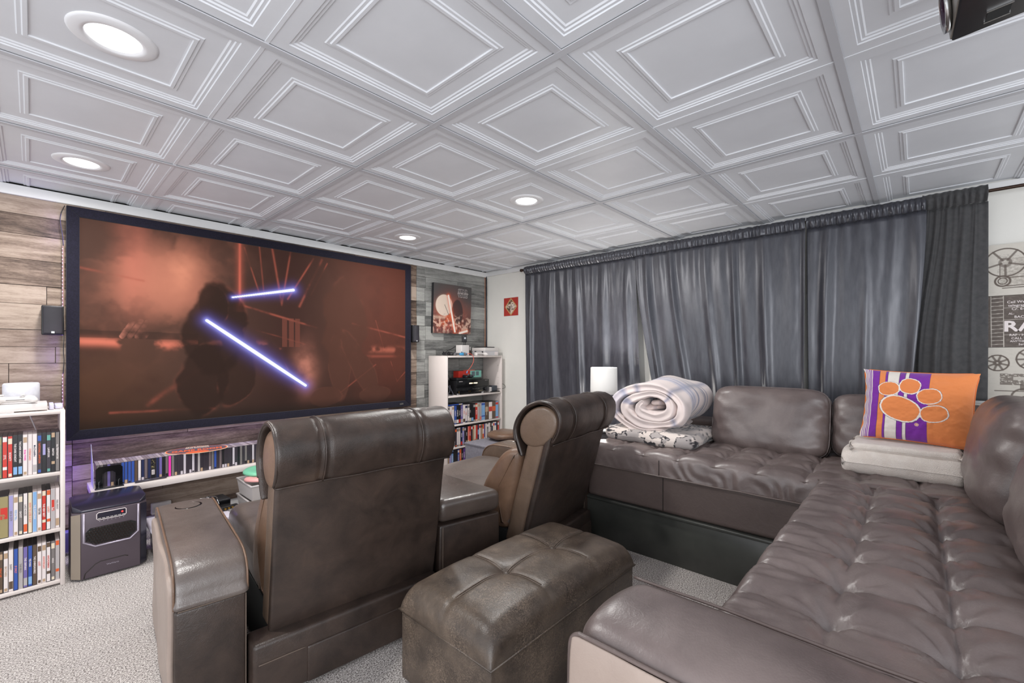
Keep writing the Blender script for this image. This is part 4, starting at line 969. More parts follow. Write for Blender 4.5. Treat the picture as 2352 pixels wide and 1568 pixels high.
# ================================================================ OTTOMAN
ot = thing('storage_ottoman', 'distressed brown leather storage ottoman with two buttons behind the recliners', 'ottoman', (1.2385, 1.057, 0))
b = MB(); b.box(-.4035, .4035, -.212, .212, .022, .243); b.build('box_body', M['lea_ott'], ot, bevel=.007, seg=3)
BX = (-.119, .148)
def ott_h(x, y):
    h = .030*(1-(x/.42)**4)*(1-(y/.23)**4)
    for bx_ in BX:
        d = math.hypot(x-bx_, y); h -= .020*math.exp(-(d/.045)**1.4)
        h -= .0045*math.exp(-((x-bx_)/.010)**2)
    h -= .0045*math.exp(-(y/.010)**2)
    return h
def lid(hx, hy, z0, H, r):
    def ax(a):
        p = [(-a, r+(H-r)*(1-k/4)) for k in range(4)]+[(-a+r-r*math.sin(PI/2*(1-k/6)), r-r*math.cos(PI/2*(1-k/6))) for k in range(6)]
        n = int(2*(a-r)/.007); p += [(-a+r+2*(a-r)*k/n, 0) for k in range(n+1)]
        return p+[(-x, d) for x, d in p[:10][::-1]]
    A, B_ = ax(hx), ax(hy); v = []
    for y, dy in B_:
        for x, dx in A:
            d = min(dx+dy, H); v.append((x, y, z0+H-d+ott_h(x, y)*max(0, 1-d/r)+noise.noise(Vector((x*9, y*9, 0)))*.003))
    n = len(A); f = [(j*n+i, j*n+i+1, (j+1)*n+i+1, (j+1)*n+i) for j in range(len(B_)-1) for i in range(n-1)]
    return v, f
v, f = lid(.409, .217, .249, .078, .055); lido = obj('lid', mesh('lid', v, f, True), M['lea_ott'], ot)
for bx_ in BX:
    v, f = lathe([(.0001, .012), (.008, .0105), (.0135, .006), (.015, 0)], 20); obj('button', mesh('button', v, f[::-1], True), M['lea_ott'], lido, (bx_, 0, .249+.078+ott_h(bx_, 0)-.001))
    for d in (-.004, .004): tube('stitched_seam', [(bx_+d, y, .2505+.078+ott_h(bx_+d, y)*1.0) for y in list(np.linspace(-.155, -.02, 16))], .0013, M['stitch'], ot); tube('stitched_seam', [(bx_+d, y, .2505+.078+ott_h(bx_+d, y)) for y in list(np.linspace(.02, .155, 16))], .0013, M['stitch'], ot)
for d in (-.004, .004): tube('stitched_seam', [(x, d, .2505+.078+ott_h(x, d)) for x in np.linspace(-.345, .345, 60)], .0013, M['stitch'], ot)
for x in (-.38, .38):
    for y in (-.19, .19): b = MB(); b.cyl((x, y, 0), .014, .024, 16); b.build('foot', M['metal'], ot)
tube('lid_edge', [(-.409, -.217, .2485), (.409, -.217, .2485), (.409, .217, .2485), (-.409, .217, .2485)], .0035, M['lea_ott'], ot, 6, True)

# ================================================================ CURTAINS
rodt = thing('curtain_rod', 'dark bronze curtain rod running along the right wall just below the ceiling', 'curtain rod', (3.335, 0, 1.938))
b = MB(); b.cyl((0, -1.0, 0), .0085, 3.915, 16, 'y'); b.build('rod', M['bronze'], rodt, smooth=True)
v, f = lathe([(.0001, 0), (.012, .001), (.014, .006), (.009, .010), (.012, .016), (.017, .026), (.012, .037), (.0001, .042)], 20)
o = obj('finial', mesh('finial', v, f, True), M['bronze'], rodt, (0, 2.912, 0)); o.rotation_euler = (-PI/2, 0, 0)
for y in (2.86, 1.3, -.04, -.9): b = MB(); b.box(-.004, .1, y-.006, y+.006, -.006, .006); b.box(.085, .1, y-.01, y+.01, -.03, .03); b.build('rod_bracket', M['bronze'] if y != -.04 else M['metal'], rodt)
def curtain(lab, ya, yb, zb, ybb, m, seed, folds, amp=.022, zt=1.938, xoff=0, yleft=None, hdr=.045):
    """ya>yb: left and right edges at the rod (seen from the room); yleft/ybb: where the edges hang at the hem"""
    rr = random.Random(seed); t = thing('curtain', lab, 'curtain', (3.333+xoff, (ya+yb)/2, zt), 0, 'curtains along the right wall')
    W_ = abs(ya-yb); nu = int(W_/.0048)
    ph = [rr.uniform(0, 6.28) for _ in range(9)]; yl = ya if yleft is None else yleft
    # irregular fold positions
    cuts = [0]
    while cuts[-1] < 1: cuts.append(cuts[-1]+rr.uniform(.6, 1.5)/folds)
    kinds = [rr.choice([1, 1, .35, .7]) for _ in cuts]
    def foldx(u, z01):
        # z01: 0 at header, 1 at hem
        for i in range(len(cuts)-1):
            if cuts[i] <= u <= cuts[i+1]:
                f_ = (u-cuts[i])/(cuts[i+1]-cuts[i]); k = kinds[i]; break
        else: return 0
        sway = .10*math.sin(z01*2.2+i*1.7); f_ = min(max(f_+sway*math.sin(PI*f_), 0), 1)
        # wide soft trough and a narrow raised ridge
        return k*(math.exp(-((f_-.5)/.13)**2)*1.0-.30*math.sin(PI*f_)**2)
    def pt(u, z):
        z01 = (zt-z)/(zt-zb); yt_ = ya+(yb-ya)*u; yb__ = yl+(ybb-yl)*u; g = sstep(0, 1, np.float64(min(z01*1.15, 1)))
        y = yt_+(yb__-yt_)*float(g); grow = min(1, .25+z01*2.6)
        d = amp*grow*foldx(u, z01)*(1+.25*math.sin(z01*5+u*9))
        d += .004*math.sin(u*folds*15+ph[1]+z01*1.3)*math.exp(-z01*5)+.006*math.sin(u*7+ph[2])*z01
        d += .0022*noise.noise(Vector((y*16, z*4, seed)))+.0007*noise.noise(Vector((y*40, z*14, seed+3)))*(1+z01)
        return (-d, y-(ya+yb)/2+.004*math.sin(u*folds*6+ph[3]+z01*2), z-zt)
    zs = list(np.linspace(zt-hdr, zb, 64)); v = []
    for z in zs:
        for i in range(nu+1): v.append(pt(i/nu, z))
    n = nu+1; f = [(j*n+i, j*n+i+1, (j+1)*n+i+1, (j+1)*n+i) for j in range(len(zs)-1) for i in range(nu)]
    o = obj('cloth', mesh('cloth', v, f, True), m, t); s_ = o.modifiers.new('s', 'SOLIDIFY'); s_.thickness = .0015; s_.offset = 1
    # gathered header pocket around the rod, with a ruffle above
    nh = int(W_/.0028); v = []; rows_ = [(-hdr, 0), (-hdr+.004, .004), (-.024, .013+xoff), (-.010, .0175+xoff), (0, .019+xoff), (.009, .016+xoff), (.014, .008+xoff), (.027, .006+xoff)]
    for dz, ox in rows_:
        for i in range(nh+1):
            u = i/nh; y = ya+(yb-ya)*u
            rf = math.sin(u*W_*230+3.5*noise.noise(Vector((y*16, 0, seed)))+ph[4])*.0042*(1.3 if dz < 0 else .8)+noise.noise(Vector((y*60, dz*30, seed)))*.003
            base = pt(u, zt-hdr)[0]*max(0, (-dz/hdr)) if dz < 0 else 0
            dzz = dz+(noise.noise(Vector((y*38, 1, seed)))*.006 if dz > .01 else 0)
            v.append((base-ox-rf, y-(ya+yb)/2, dzz))
    n = nh+1; f = [(j*n+i, (j+1)*n+i, (j+1)*n+i+1, j*n+i+1) for j in range(len(rows_)-1) for i in range(nh)]
    o = obj('header', mesh('header', v, f, True), m, t); s_ = o.modifiers.new('s', 'SOLIDIFY'); s_.thickness = .0012
    return t
curtain('leftmost blue-grey satin curtain panel behind the table lamp', 2.895, 1.70, .10, 1.645, M['curtain'], 3, 5.5, .034, yleft=2.875, xoff=.010)
curtain('second blue-grey satin curtain panel from the left behind the comforter', 1.70, .525, .10, .530, M['curtain'], 8, 5.5, .038, yleft=1.50, xoff=-.008)
curtain('third charcoal satin curtain panel behind the two back cushions', .520, -.035, .10, .045, M['curtain'], 14, 3, .034, yleft=.505, xoff=.006)
curtain('rightmost matte black curtain panel bunched beside the film prints', -.02, -.268, .853, -.272, M['curtain_d'], 21, 4.5, .026, zt=1.943, xoff=.030, yleft=.09, hdr=.05)

# ================================================================ WALL PICTURES
def canvas(name, lab, cat, loc, rz, W_, H_, D_, fn, group=None, res=260, side=None, rough=.8):
    """flat printed canvas; local x right, z up, front faces -Y"""
    t = thing(name, lab, cat, loc, rz, group)
    box('stretcher', -W_/2, W_/2, .0006, D_, 0, H_, side or M['black'], t)
    me, U_, V_ = plane_grid(res, int(res*H_/W_), lambda u, v: np.stack([(u-.5)*W_, np.zeros_like(u), (1-v)*H_], 1))
    colour(me, fn(U_, V_, W_/H_)); obj('print', me, PRINT, t); return t
PRINT = painted('flat_print', rough=.7, bs=.08, bscale=700)
def poster(u, v, A_):
    n = fbm(u*5, v*5, 5, 4); n2 = fbm(u*18, v*18, 4, 9)
    c = np.tile(np.array(rgb(74, 72, 72)), (len(u), 1)); c = mixc(c, sstep(.2, .6, v)*.8, (120, 76, 68)); c = mixc(c, np.exp(-((u-.42)/.28)**2-((v-.72)/.38)**2)*1.1, (206, 96, 62))
    c = mixc(c, sstep(.55, .7, n)*sstep(.3, .6, v)*.6, (150, 92, 90)); c = mixc(c, sstep(.52, .5, np.hypot((u-.27)*A_, v-.43)/.21*.5), (226, 212, 198)); c = mixc(c, sstep(.62, .45, np.hypot((u-.27)*A_, v-.43)/.21*.5)*.2, (226, 180, 150))
    c = mixc(c, sstep(1.08, .9, np.hypot((u-.62)/.15, (v-.55)/.26)+.3*(n-.5))*.85, (44, 40, 42)); c = mixc(c, (n2 > .56)*sstep(.55, .75, v)*(.75), (222, 186, 166)); c = mixc(c, (n2 < .40)*sstep(.5, .8, v)*.6, (52, 44, 46))
    c = mixc(c, np.exp(-((v-.68)/.03)**2)*(u < .3)*.7, (206, 176, 156)); c = mixc(c, sstep(.9, 1, v)*.6, (70, 52, 50))
    d, t = seg_d(u*A_, v, (.375*A_, .23), (.565*A_, .955)); c = mixc(c, np.exp(-(d/.045)**2)*.85, (236, 104, 58)); c = mixc(c, sstep(.026, .018, d), (248, 234, 222))
    d, t = seg_d(u*A_, v, (.69*A_, .985), (.90*A_, .93)); c = mixc(c, np.exp(-(d/.04)**2)*.7, (236, 104, 58)); c = mixc(c, sstep(.026, .018, d), (246, 232, 220))
    return c
po = canvas('movie_poster_canvas', 'dark canvas poster with an orange glowing bar and white outlined title above the corner bookcase', 'poster', (2.915, 3.508, 1.305), math.radians(0), .495, .495, .032, poster, res=250)
po.rotation_euler.x = math.radians(2)
for ln, z in (('STAR', .442), ('WARS', .396)):
    text('title_outline', ln, .05, cmat('white', .5), po, (.128, -.0008, z), (1, 0, 0), (0, 0, 1), .0002, width=.135, height=.043, bold=.0030)
    text('title_lettering', ln, .05, M['black'], po, (.128, -.0014, z), (1, 0, 0), (0, 0, 1), .0002, width=.128, height=.036, bold=.0012)
text('title_lettering', 'THE FORCE AWAKENS', .01, cmat('white', .5), po, (.128, -.0018, .4195), (1, 0, 0), (0, 0, 1), .0002, width=.15, height=.006)
b = MB(); 
tube('grey_pole', [(-.11, -.0012, .29), (-.055, -.0012, .19)], .0022, M['black'], po, 4)
def smallpic(u, v, A_):
    n2 = fbm(u*14, v*14, 4, 2); c = np.tile(np.array(rgb(178, 52, 42)), (len(u), 1)); c = mixc(c, (np.sin(u*70) > .6)*.5, (120, 36, 34))
    q = np.abs(u-.5)/.44+np.abs(v-.5)/.5; c = mixc(c, sstep(1.0, .96, q), (190, 150, 100)); c = mixc(c, sstep(.84, .8, q)*.9, (120, 88, 66)); c = mixc(c, (n2 > .54)*(q < .8)*.9, (222, 208, 190)); c = mixc(c, (n2 < .42)*(q < .8)*.9, (64, 44, 40))
    c = mixc(c, ((np.abs(u-.6) < .16) & (np.sin(v*70) > .1) & (np.abs(v-.5) < .14))*.9, (228, 216, 206)); return c
canvas('small_wall_picture', 'small red square picture with a tan diamond on the white wall', 'picture', (3.438, 3.175, 1.502), math.radians(-90), .205, .192, .012, smallpic, res=120)
# three stacked canvases with vintage cinema prints
INK = (96, 84, 76)
def ring(c, u, v, A_, cx, cy, r, w_, k=1, col=INK): d = np.abs(np.hypot((u-cx)*A_, v-cy)-r); return mixc(c, sstep(w_, w_*.5, d)*k, col)
def line(c, u, v, A_, a, b_, w_, k=1, col=INK): d, t = seg_d(u*A_, v, (a[0]*A_, a[1]), (b_[0]*A_, b_[1])); return mixc(c, sstep(w_, w_*.5, d)*k, col)
def reel(c, u, v, A_, cx, cy, r, n, rough):
    c = ring(c, u, v, A_, cx, cy, r, .016, 1); c = ring(c, u, v, A_, cx, cy, r*.26, .03, .7)
    for k in range(n): a = 2*PI*k/n+.3; c = line(c, u, v, A_, (cx+.2*r*math.cos(a)/A_, cy+.2*r*math.sin(a)), (cx+r*math.cos(a)/A_, cy+r*math.sin(a)), .022, .85)
    return c
BG = (204, 198, 188)
def base(u, v): n = fbm(u*30, v*30, 3, 6); c = np.tile(np.array(rgb(*BG)), (len(u), 1)); return mixc(c, (n-.5)*.5, (170, 162, 152)), fbm(u*60, v*60, 3, 8)
CW = .46
def pr1(u, v, A_):
    c, n = base(u, v); c = mixc(c, ((u > .12) & (u < .85) & (v > .28) & (v < .80))*.38*(n > .35), (150, 140, 130)); c = reel(c, u, v, A_, .16, .36, .27, 5, 0); c = reel(c, u, v, A_, .70, .34, .2, 5, 0)
    c = ring(c, u, v, A_, .14, .72, .10, .02, 1); c = ring(c, u, v, A_, .14, .72, .06, .012, 1); c = ring(c, u, v, A_, .42, .5, .11, .02, .9)
    for y in (.66, .82, .86): c = line(c, u, v, A_, (.14, y), (.86, y-.03), .013, .9)
    c = line(c, u, v, A_, (.12, .40), (.12, .68), .01, .8); c = line(c, u, v, A_, (.3, .22), (.6, .14), .006, .7); return mixc(c, ((n > .6) & (v > .2) & (v < .85) & (u > .1) & (u < .8))*.25, INK)
def pr2(u, v, A_):
    n = fbm(u*40, v*40, 3, 5); c = np.tile(np.array(rgb(92, 82, 76)), (len(u), 1)); c = mixc(c, (n-.45)*1.0, (128, 118, 110)); L_ = (206, 198, 188)
    for x in (.02, .05, .145): c = line(c, u, v, A_, (x, 0), (x+.004, 1), .006, .9, L_)
    for k in range(13): y = .05+.075*k; c = line(c, u, v, A_, (.05, y), (.145, y-.01), .006, .85, L_)
    for y in (.24, .47, .76): c = line(c, u, v, A_, (.15, y), (1, y-.03), .005, .8, L_)
    return c
def pr3(u, v, A_):
    c, n = base(u, v); c = reel(c, u, v, A_, .10, .30, .15, 8, 0); c = reel(c, u, v, A_, .36, .22, .20, 9, 0); c = mixc(c, ((u > .12) & (u < .62) & (v > .5) & (v < .72) & (n > .36))*.8, INK)
    c = mixc(c, ((u > .22) & (u < .45) & (v > .56) & (v < .63))*.8, BG); c = mixc(c, ((np.abs(u-.32) < .05) & (v > .7) & (v < .82))*.8, INK); c = ring(c, u, v, A_, .30, .95, .16, .02, .9); c = mixc(c, (v > .93)*1., BG); c = line(c, u, v, A_, (.08, .84), (.7, .83), .012, .9); return c
side_c = mat('canvas_edge', rgb(188, 182, 172), .8)
yc = -.262-CW/2+.0
for nm_, fn, z0, h, l_ in (('top', pr1, 1.403, .266, 'cream canvas print of an old film projector with spoked reel, topmost of three'), ('middle', pr2, 1.134, .267, 'dark slate-like canvas print with white lettering and ruled lines, middle of three'), ('low', pr3, .864, .268, 'cream canvas print of a film camera with two reels, lowest of three')):
    t = canvas('canvas_print', l_, 'canvas print', (3.418, yc, z0), math.radians(-90), CW, h, .02, fn, 'stacked cinema canvases right of the curtains', 240, side_c)
    if nm_ == 'middle':
        for bd, x, z, s_, w_ in (('RAN', -.075, .105, .07, .17), ('Ceil Westerman', -.09, .232, .02, .12), ('telegraph 1110', -.092, .214, .018, .12), ('Cr. 6-0628', -.095, .196, .018, .08), ('AL-', -.135, .172, .018, .02), ('BACK AT', -.09, .155, .018, .07), ('RAF - HUMP', -.10, .062, .016, .09), ('CALL MRS', -.10, .045, .016, .08), ('ANYTHING TO', -.095, .030, .014, .09), ('Servant', -.09, .014, .014, .05)):
            text('chalk_lettering', bd, s_, cmat('white', .5), t, (x, -.0008, z), (1, 0, 0), (0, 0, 1), .0002, width=w_, height=(.056 if bd == 'RAN' else None), bold=.0022 if bd == 'RAN' else .0002)
# corner cable
o = tube('corner_cable', [(3.418, 3.530, 1.955), (3.416, 3.528, 1.6), (3.420, 3.530, 1.3), (3.418, 3.531, 1.02)], .006, mat('cable_dark', rgb(30, 28, 40), .4), None, 8)
tag(o, 'dark cable running down the corner beside the plank wall', 'cable')
o = tube('corner_cable', [(3.404, 3.534, 1.955), (3.405, 3.534, 1.5), (3.403, 3.534, 1.02)], .0035, mat('cable_copper', rgb(200, 140, 110), .4), None, 8)
tag(o, 'thin copper-coloured cable running down the corner beside the plank wall', 'cable')

# ================================================================ SIDE TABLE AND LAMP
st = thing('side_table', 'small round dark drum side table under the lamp', 'side table', (3.0, 1.845, 0))
v, f = lathe([(.165, .0), (.17, .01), (.17, .505), (.16, .512)], 48); obj('drum', mesh('drum', v, f, True), mat('table_dark', rgb(70, 68, 70), .35), st)
v, f = lathe([(.0001, .513), (.178, .513), (.181, .517), (.181, .524), (.178, .527), (.0001, .527)], 48); obj('glass_top', mesh('glass_top', v, f, True), mat('glass_top', rgb(150, 152, 156), .08, spec=.8), st)
lp = thing('table_lamp', 'lit white drum-shade table lamp with slim metal stem on the side table', 'lamp', (3.0, 1.79, .528))
v, f = lathe([(.0001, .002), (.05, .002), (.052, .006), (.052, .012), (.044, .018), (.04, .03), (.038, .034), (.0001, .036)], 32); obj('base', mesh('base', v, f, True), M['metal'], lp)
b = MB(); b.cyl((-.006, .002, .03), .005, .25, 12); b.cyl((.008, -.004, .03), .005, .25, 12); b.cyl((0, 0, .27), .014, .06, 16); b.build('stem', M['metal'], lp, smooth=True)
m = mat('lamp_shade', rgb(206, 205, 202), .8, emit=(1, .97, .94), estr=.10); bsdf(m).inputs['Transmission Weight'].default_value = 0
v, f = lathe([(.100, .262), (.102, .262), (.103, .30), (.101, .465), (.099, .466), (.0985, .464), (.0985, .264)], 48); obj('lamp_shade', mesh('shade', v, f, True), m, lp)
b = MB()
for k in range(3): a = k*2.09; b.tube([(0, 0, .45), (.099*math.cos(a), .099*math.sin(a), .455)], .0015)
b.build('shade_spider', M['metal'], lp)
M['bulb'] = mat('bulb', (1, 1, 1), .5, emit=(1, .95, .88), estr=6)
me = sbox(.026, .026, .034, 2, 6); obj('bulb', me, M['bulb'], lp, (0, 0, .365))
point('table_lamp_light', (3.0, 1.79, .93), 9, (1, .96, .9), .03)
point('table_lamp_light', (3.0, 1.79, .76), 3, (1, .96, .9), .03)

# ================================================================ COMFORTER, BLANKET, TOWEL, PILLOW
CLOTH = painted('printed_cloth', rough=.9, bs=.35, bscale=260, sheen=.3)
lb = []
v, f = loft(rprof(2.46, 2.96, .560, .640, .034), .915, 1.462, r=.04, nx=110, nr=6, dome=.004, axis='y', sub=9,
            disp=lambda q: (wr(q, 6, .03, 2), wr(q, 6, .03, 3), (wr((q[0], q[1], 0), 7, .018, 4) if q[2] > .6 else 0)))
me = mesh('folded_blanket', v, f, True); bm = bmesh.new(); bm.from_mesh(me); bmesh.ops.recalc_face_normals(bm, faces=bm.faces); bm.to_mesh(me); bm.free()
sb = me; ss = me.attributes
P = np.array([q.co for q in me.vertices]); bmx = np.stack([P[:, 1]*26+P[:, 2]*9, P[:, 0]*26+P[:, 2]*26], 1); n1 = fbm(bmx[:, 0], bmx[:, 1], 3, 31); n2 = fbm(bmx[:, 0]*2.2, bmx[:, 1]*2.2, 2, 37)
c = np.tile(np.array(rgb(222, 210, 202)), (len(P), 1)); ringm = (np.abs(n1-.53) < .055) & (n2 > .34); c = mixc(c, (n1 > .585)*.75, (150, 144, 144)); c = mixc(c, ringm*1., (44, 42, 48)); colour(me, c)
o = obj('leopard_blanket', me, CLOTH); sd = o.modifiers.new('s', 'SUBSURF'); sd.levels = 1; sd.render_levels = 1
tag(o, 'folded white blanket with black leopard spots under the rolled comforter', 'blanket')
# rolled comforter: layered spiral extruded front to back
def comforter():
    t = thing('rolled_comforter', 'thick rolled white comforter with blue-grey plaid stripes on the leopard blanket', 'comforter', (2.735, 1.185, .632))
    pts = []
    for k in range(0, 91):
        a = -PI*.62+k/90*2*PI*2.45; rr_ = 1.0-.74*k/90
        rx = .205*rr_; rz = .128*rr_; pts.append((rx*math.cos(a), rz*math.sin(a)+.128))
    pts = pts[::-1]   # inside -> outside
    th = .040
    P = np.array(pts); T_ = np.gradient(P, axis=0); T_ /= np.linalg.norm(T_, axis=1)[:, None]; N_ = np.stack([T_[:, 1], -T_[:, 0]], 1)
    w_ = th*(.6+.4*np.sin(np.linspace(0, PI, len(P)))**.25); w_[0] *= .4; w_[-1] *= .5
    A_ = P+N_*w_[:, None]*.62; B_ = P-N_*w_[:, None]*.62
    loop = np.concatenate([A_, B_[::-1]]); n = len(loop); nx = 44; v = []; f = []; inn = [.35, .7, .9, 1.0]
    cen = np.concatenate([P, P[::-1]]); xs = [(-.225, .25), (-.236, .6), (-.228, .85), (-.20, 1)]+[(-.20+.40*k/nx, 1) for k in range(1, nx)]+[(.20, 1), (.228, .85), (.236, .6), (.225, .25)]
    L_ = []
    for x, s_ in xs:
        end = math.exp(-((x+.21)/.05)**2)
        for i in range(n):
            q = cen[i]+(loop[i]-cen[i])*s_
            dx = x+noise.noise(Vector((q[0]*6, q[1]*6, 1)))*.045*(1 if x < 0 else .6)
            k = noise.noise(Vector((x*5, q[0]*7, q[1]*7)))*.030+noise.noise(Vector((x*16, q[0]*14, q[1]*14)))*.007+end*noise.noise(Vector((x*10, q[0]*40, q[1]*40)))*.008
            r_ = q-np.array((0, .128)); r_ = r_/(np.linalg.norm(r_)+1e-6)
            # sags over the blanket at the bottom
            zz = q[1]+r_[1]*k; zz = max(zz, -.004+.006*noise.noise(Vector((x*20, q[0]*20, 0))))
            v.append((dx, q[0]+r_[0]*k, zz)); L_.append((i, x))
    for j in range(len(xs)-1):
        for i in range(n): f.append((j*n+i, j*n+(i+1) % n, (j+1)*n+(i+1) % n, (j+1)*n+i))
    m2 = n//2
    for base_, fl in ((0, 0), ((len(xs)-1)*n, 1)):
        for i in range(m2-1):
            q = (base_+i, base_+i+1, base_+n-2-i, base_+n-1-i); f.append(q if fl else q[::-1])
    me = mesh('quilt', v, f, True); bm = bmesh.new(); bm.from_mesh(me); bmesh.ops.recalc_face_normals(bm, faces=bm.faces); bm.to_mesh(me); bm.free()
    S_ = np.array([min(i, n-1-i) for i, x in L_])/90.; X_ = np.array([x for i, x in L_]); outer = np.array([1.0 if i < m2 else 0. for i, x in L_])
    arc = np.array([i if i < m2 else n-1-i for i, x in L_])/90.
    c = np.tile(np.array(rgb(222, 208, 204)), (len(v), 1)); pl = np.zeros(len(v))
    for xc_, w2 in ((-.10, .008), (-.07, .005), (-.02, .009), (.06, .005), (.085, .006), (.12, .003), (.16, .003)): pl = np.maximum(pl, (np.abs(X_-xc_) < w2)*.75)
    for a_, w2 in ((.80, .010), (.835, .006), (.90, .010), (.72, .006), (.62, .008), (.3, .01), (.45, .008)): pl = np.maximum(pl, (np.abs(arc-a_) < w2)*.7)
    fade = .8; c = mixc(c, pl*1.1, (122, 126, 152)); c = mixc(c, ((np.abs(X_+.085) < .035) | (np.abs(arc-.86) < .035))*.45, (168, 172, 194)); colour(me, c)
    o = obj('quilt', me, CLOTH, t); sd = o.modifiers.new('s', 'SUBSURF'); sd.levels = 1; sd.render_levels = 1
    # plump inner folds at the open end
    for k, (y, z, ry, rz) in enumerate(((-.015, .142, .040, .016), (.012, .118, .045, .016))):
        me = sbox(.17, ry, rz, 2.6, 12, None, lambda c_, p, k=k: (noise.noise(Vector((c_[1]*14, c_[2]*20, k)))*.02, 0, noise.noise(Vector((c_[0]*8, c_[1]*22, k+4)))*.012))
        P = np.array([q.co for q in me.vertices]); cc = np.tile(np.array(rgb(222, 204, 198)), (len(P), 1)); cc = mixc(cc, (np.abs(np.sin(P[:, 1]*60)) > .96)*.5, (160, 150, 160)); colour(me, cc)
        obj('inner_fold', me, CLOTH, t, (-.035, y, z))
    t.scale = (1.0, 1.24, 1.20)
    return t
comforter()
M['fleece'] = noisy('cream_fleece', rgb(234, 222, 212), rgb(242, 232, 223), 30, .95, .9, .004, bscale=330, sheen=.4)
tw = thing('folded_fleece_blanket', 'thick folded cream fleece blanket on the sofa under the striped paw pillow', 'blanket', (2.655, .055, .562))
def flz(q): return (wr(q, 9, .012, 4), wr(q, 7, .012, 6), wr((q[0], q[1], 0), 9, .006, 8) if q[2] > .02 else 0)
for nm_, a0, a1, z0, z1, y0, y1, rr_ in (('lower_fold', -.190, .16, .0, .112, -.20, .195, .055), ('upper_fold', -.160, .15, .100, .138, -.190, .170, .019)):
    v, f = loft(rprof(a0, a1, z0, z1, rr_), y0, y1, r=.02, nx=36, nr=5, dome=.003, axis='y', sub=3, disp=lambda q: flz((q[0], q[1], q[2])))
    me = mesh(nm_, v, f, True); bm = bmesh.new(); bm.from_mesh(me); bmesh.ops.recalc_face_normals(bm, faces=bm.faces); bm.to_mesh(me); bm.free(); obj(nm_, me, M['fleece'], tw)
# pillow with stripes and paw print
def pawpillow():
    HX, HY, HZ = .185, .158, .062
    t = thing('striped_pillow', 'orange and purple striped pillow with a large orange paw print, standing on the fleece blanket', 'pillow', (2.675, .005, .862))
    def side(front):
        def fn(u, v):
            x = (u-.5)*2; y = (.5-v)*2; e = np.maximum((1-np.abs(x)**2.6)*(1-np.abs(y)**2.6), 0)**.5
            # pinched corners
            sx = 1-.045*(np.abs(y) < 2)*(1-np.abs(y)**2)*.8+.05*np.abs(x*y)**4; sy = 1-.03*(1-np.abs(x)**2)+.03*np.abs(x*y)**4
            wv = (fbm((x+2)*4, (y+2)*4, 3, 51)-.5)*.018+.005*np.sin(y*26+x*5)*np.clip((-x-.78)*5, 0, 1)+.004*np.sin(x*30)*np.clip((-y-.75)*4, 0, 1)
            z = HZ*e*(1+0*x)+wv*e
            return np.stack([x*HX*sx+.0022*np.sin(y*17)*np.clip((-x-.8)*5, 0, 1), y*HY*sy, z if front else -z], 1)
        return plane_grid(330, 290, fn)
    for front in (1, 0):
        me, u, v = side(front); x = (u-.5)*2; y = (.5-v)*2; A_ = HX/HY; OR = (232, 138, 78); PU = (122, 40, 158); WH = (230, 222, 214)
        c = np.tile(np.array(rgb(*OR)), (len(u), 1))
        if front:
            for x0, x1, col in ((-1.1, -.84, WH), (-.84, -.70, PU), (-.70, -.58, OR), (-.58, -.535, PU), (-.535, -.31, WH), (-.31, -.20, PU), (-.20, -.135, WH), (-.135, .245, PU)):
                c = mixc(c, (x >= x0) & (x < x1), col)
            for k in range(4): c = mixc(c, np.abs(x-(-.865-.032*k)) < .008, PU)
            for xe in (-.70, -.58, -.535, -.31, -.20, -.135, .245): c = mixc(c, (np.abs(x-xe) < .0045)*.75, (70, 50, 74))
            jag = (fbm(x*34+9, y*34, 2, 61)-.5)*.05
            def pad(cx, cy, rx, ry, an, extra=0):
                ca, sa = math.cos(an), math.sin(an); dx = (x-cx)*A_; dy = y-cy; p_ = (dx*ca+dy*sa)/rx; q_ = (-dx*sa+dy*ca)/ry
                return (np.abs(p_)**2.3+np.abs(q_)**2.3)**(1/2.3)+jag/min(rx, ry)*.35+extra
            pads = [pad(-.50, .44, .225, .185, .2), pad(-.10, .545, .21, .215, -.25), pad(.26, .28, .24, .20, .25), pad(.36, -.20, .27, .21, .3)]
            main_ = pad(-.26, -.13, .43, .31, -.42)
            for q in pads+[main_]: c = mixc(c, sstep(1.17, 1.13, q)*.8, (60, 44, 60))
            for q in pads+[main_]: c = mixc(c, sstep(1.13, 1.10, q), (240, 232, 226))
            for q in pads+[main_]: c = mixc(c, sstep(1.03, 1.0, q), (232, 138, 78))
            d = np.hypot((x-.065)*A_, y+.545); c = mixc(c, d < .045, (236, 226, 220)); c = mixc(c, (np.abs(d-.03) < .008) | (d < .010), (210, 120, 80))
        colour(me, c); obj('front_cover' if front else 'back_cover', me, CLOTH, t)
    pts = []
    for k in range(120):
        a = 2*PI*k/120; n = 22; cx, cy = math.cos(a), math.sin(a); kk = (abs(cx)**n+abs(cy)**n)**(1/n); x = cx/kk; y = cy/kk
        pts.append((x*HX*(1-.036*(1-y*y)+.05*abs(x*y)**4), y*HY*(1-.03*(1-x*x)+.03*abs(x*y)**4), 0))
    tube('piping', pts, .0032, mat('pillow_piping', rgb(224, 122, 62), .8), t, 6, True)
    R_ = Matrix(((0, 0, -1), (-1, 0, 0), (0, 1, 0)))
    t.rotation_euler = (Matrix.Rotation(math.radians(-6), 3, 'Z') @ Matrix.Rotation(math.radians(12), 3, 'Y') @ R_ @ Matrix.Rotation(math.radians(-1.5), 3, 'Z')).to_euler()
pawpillow()

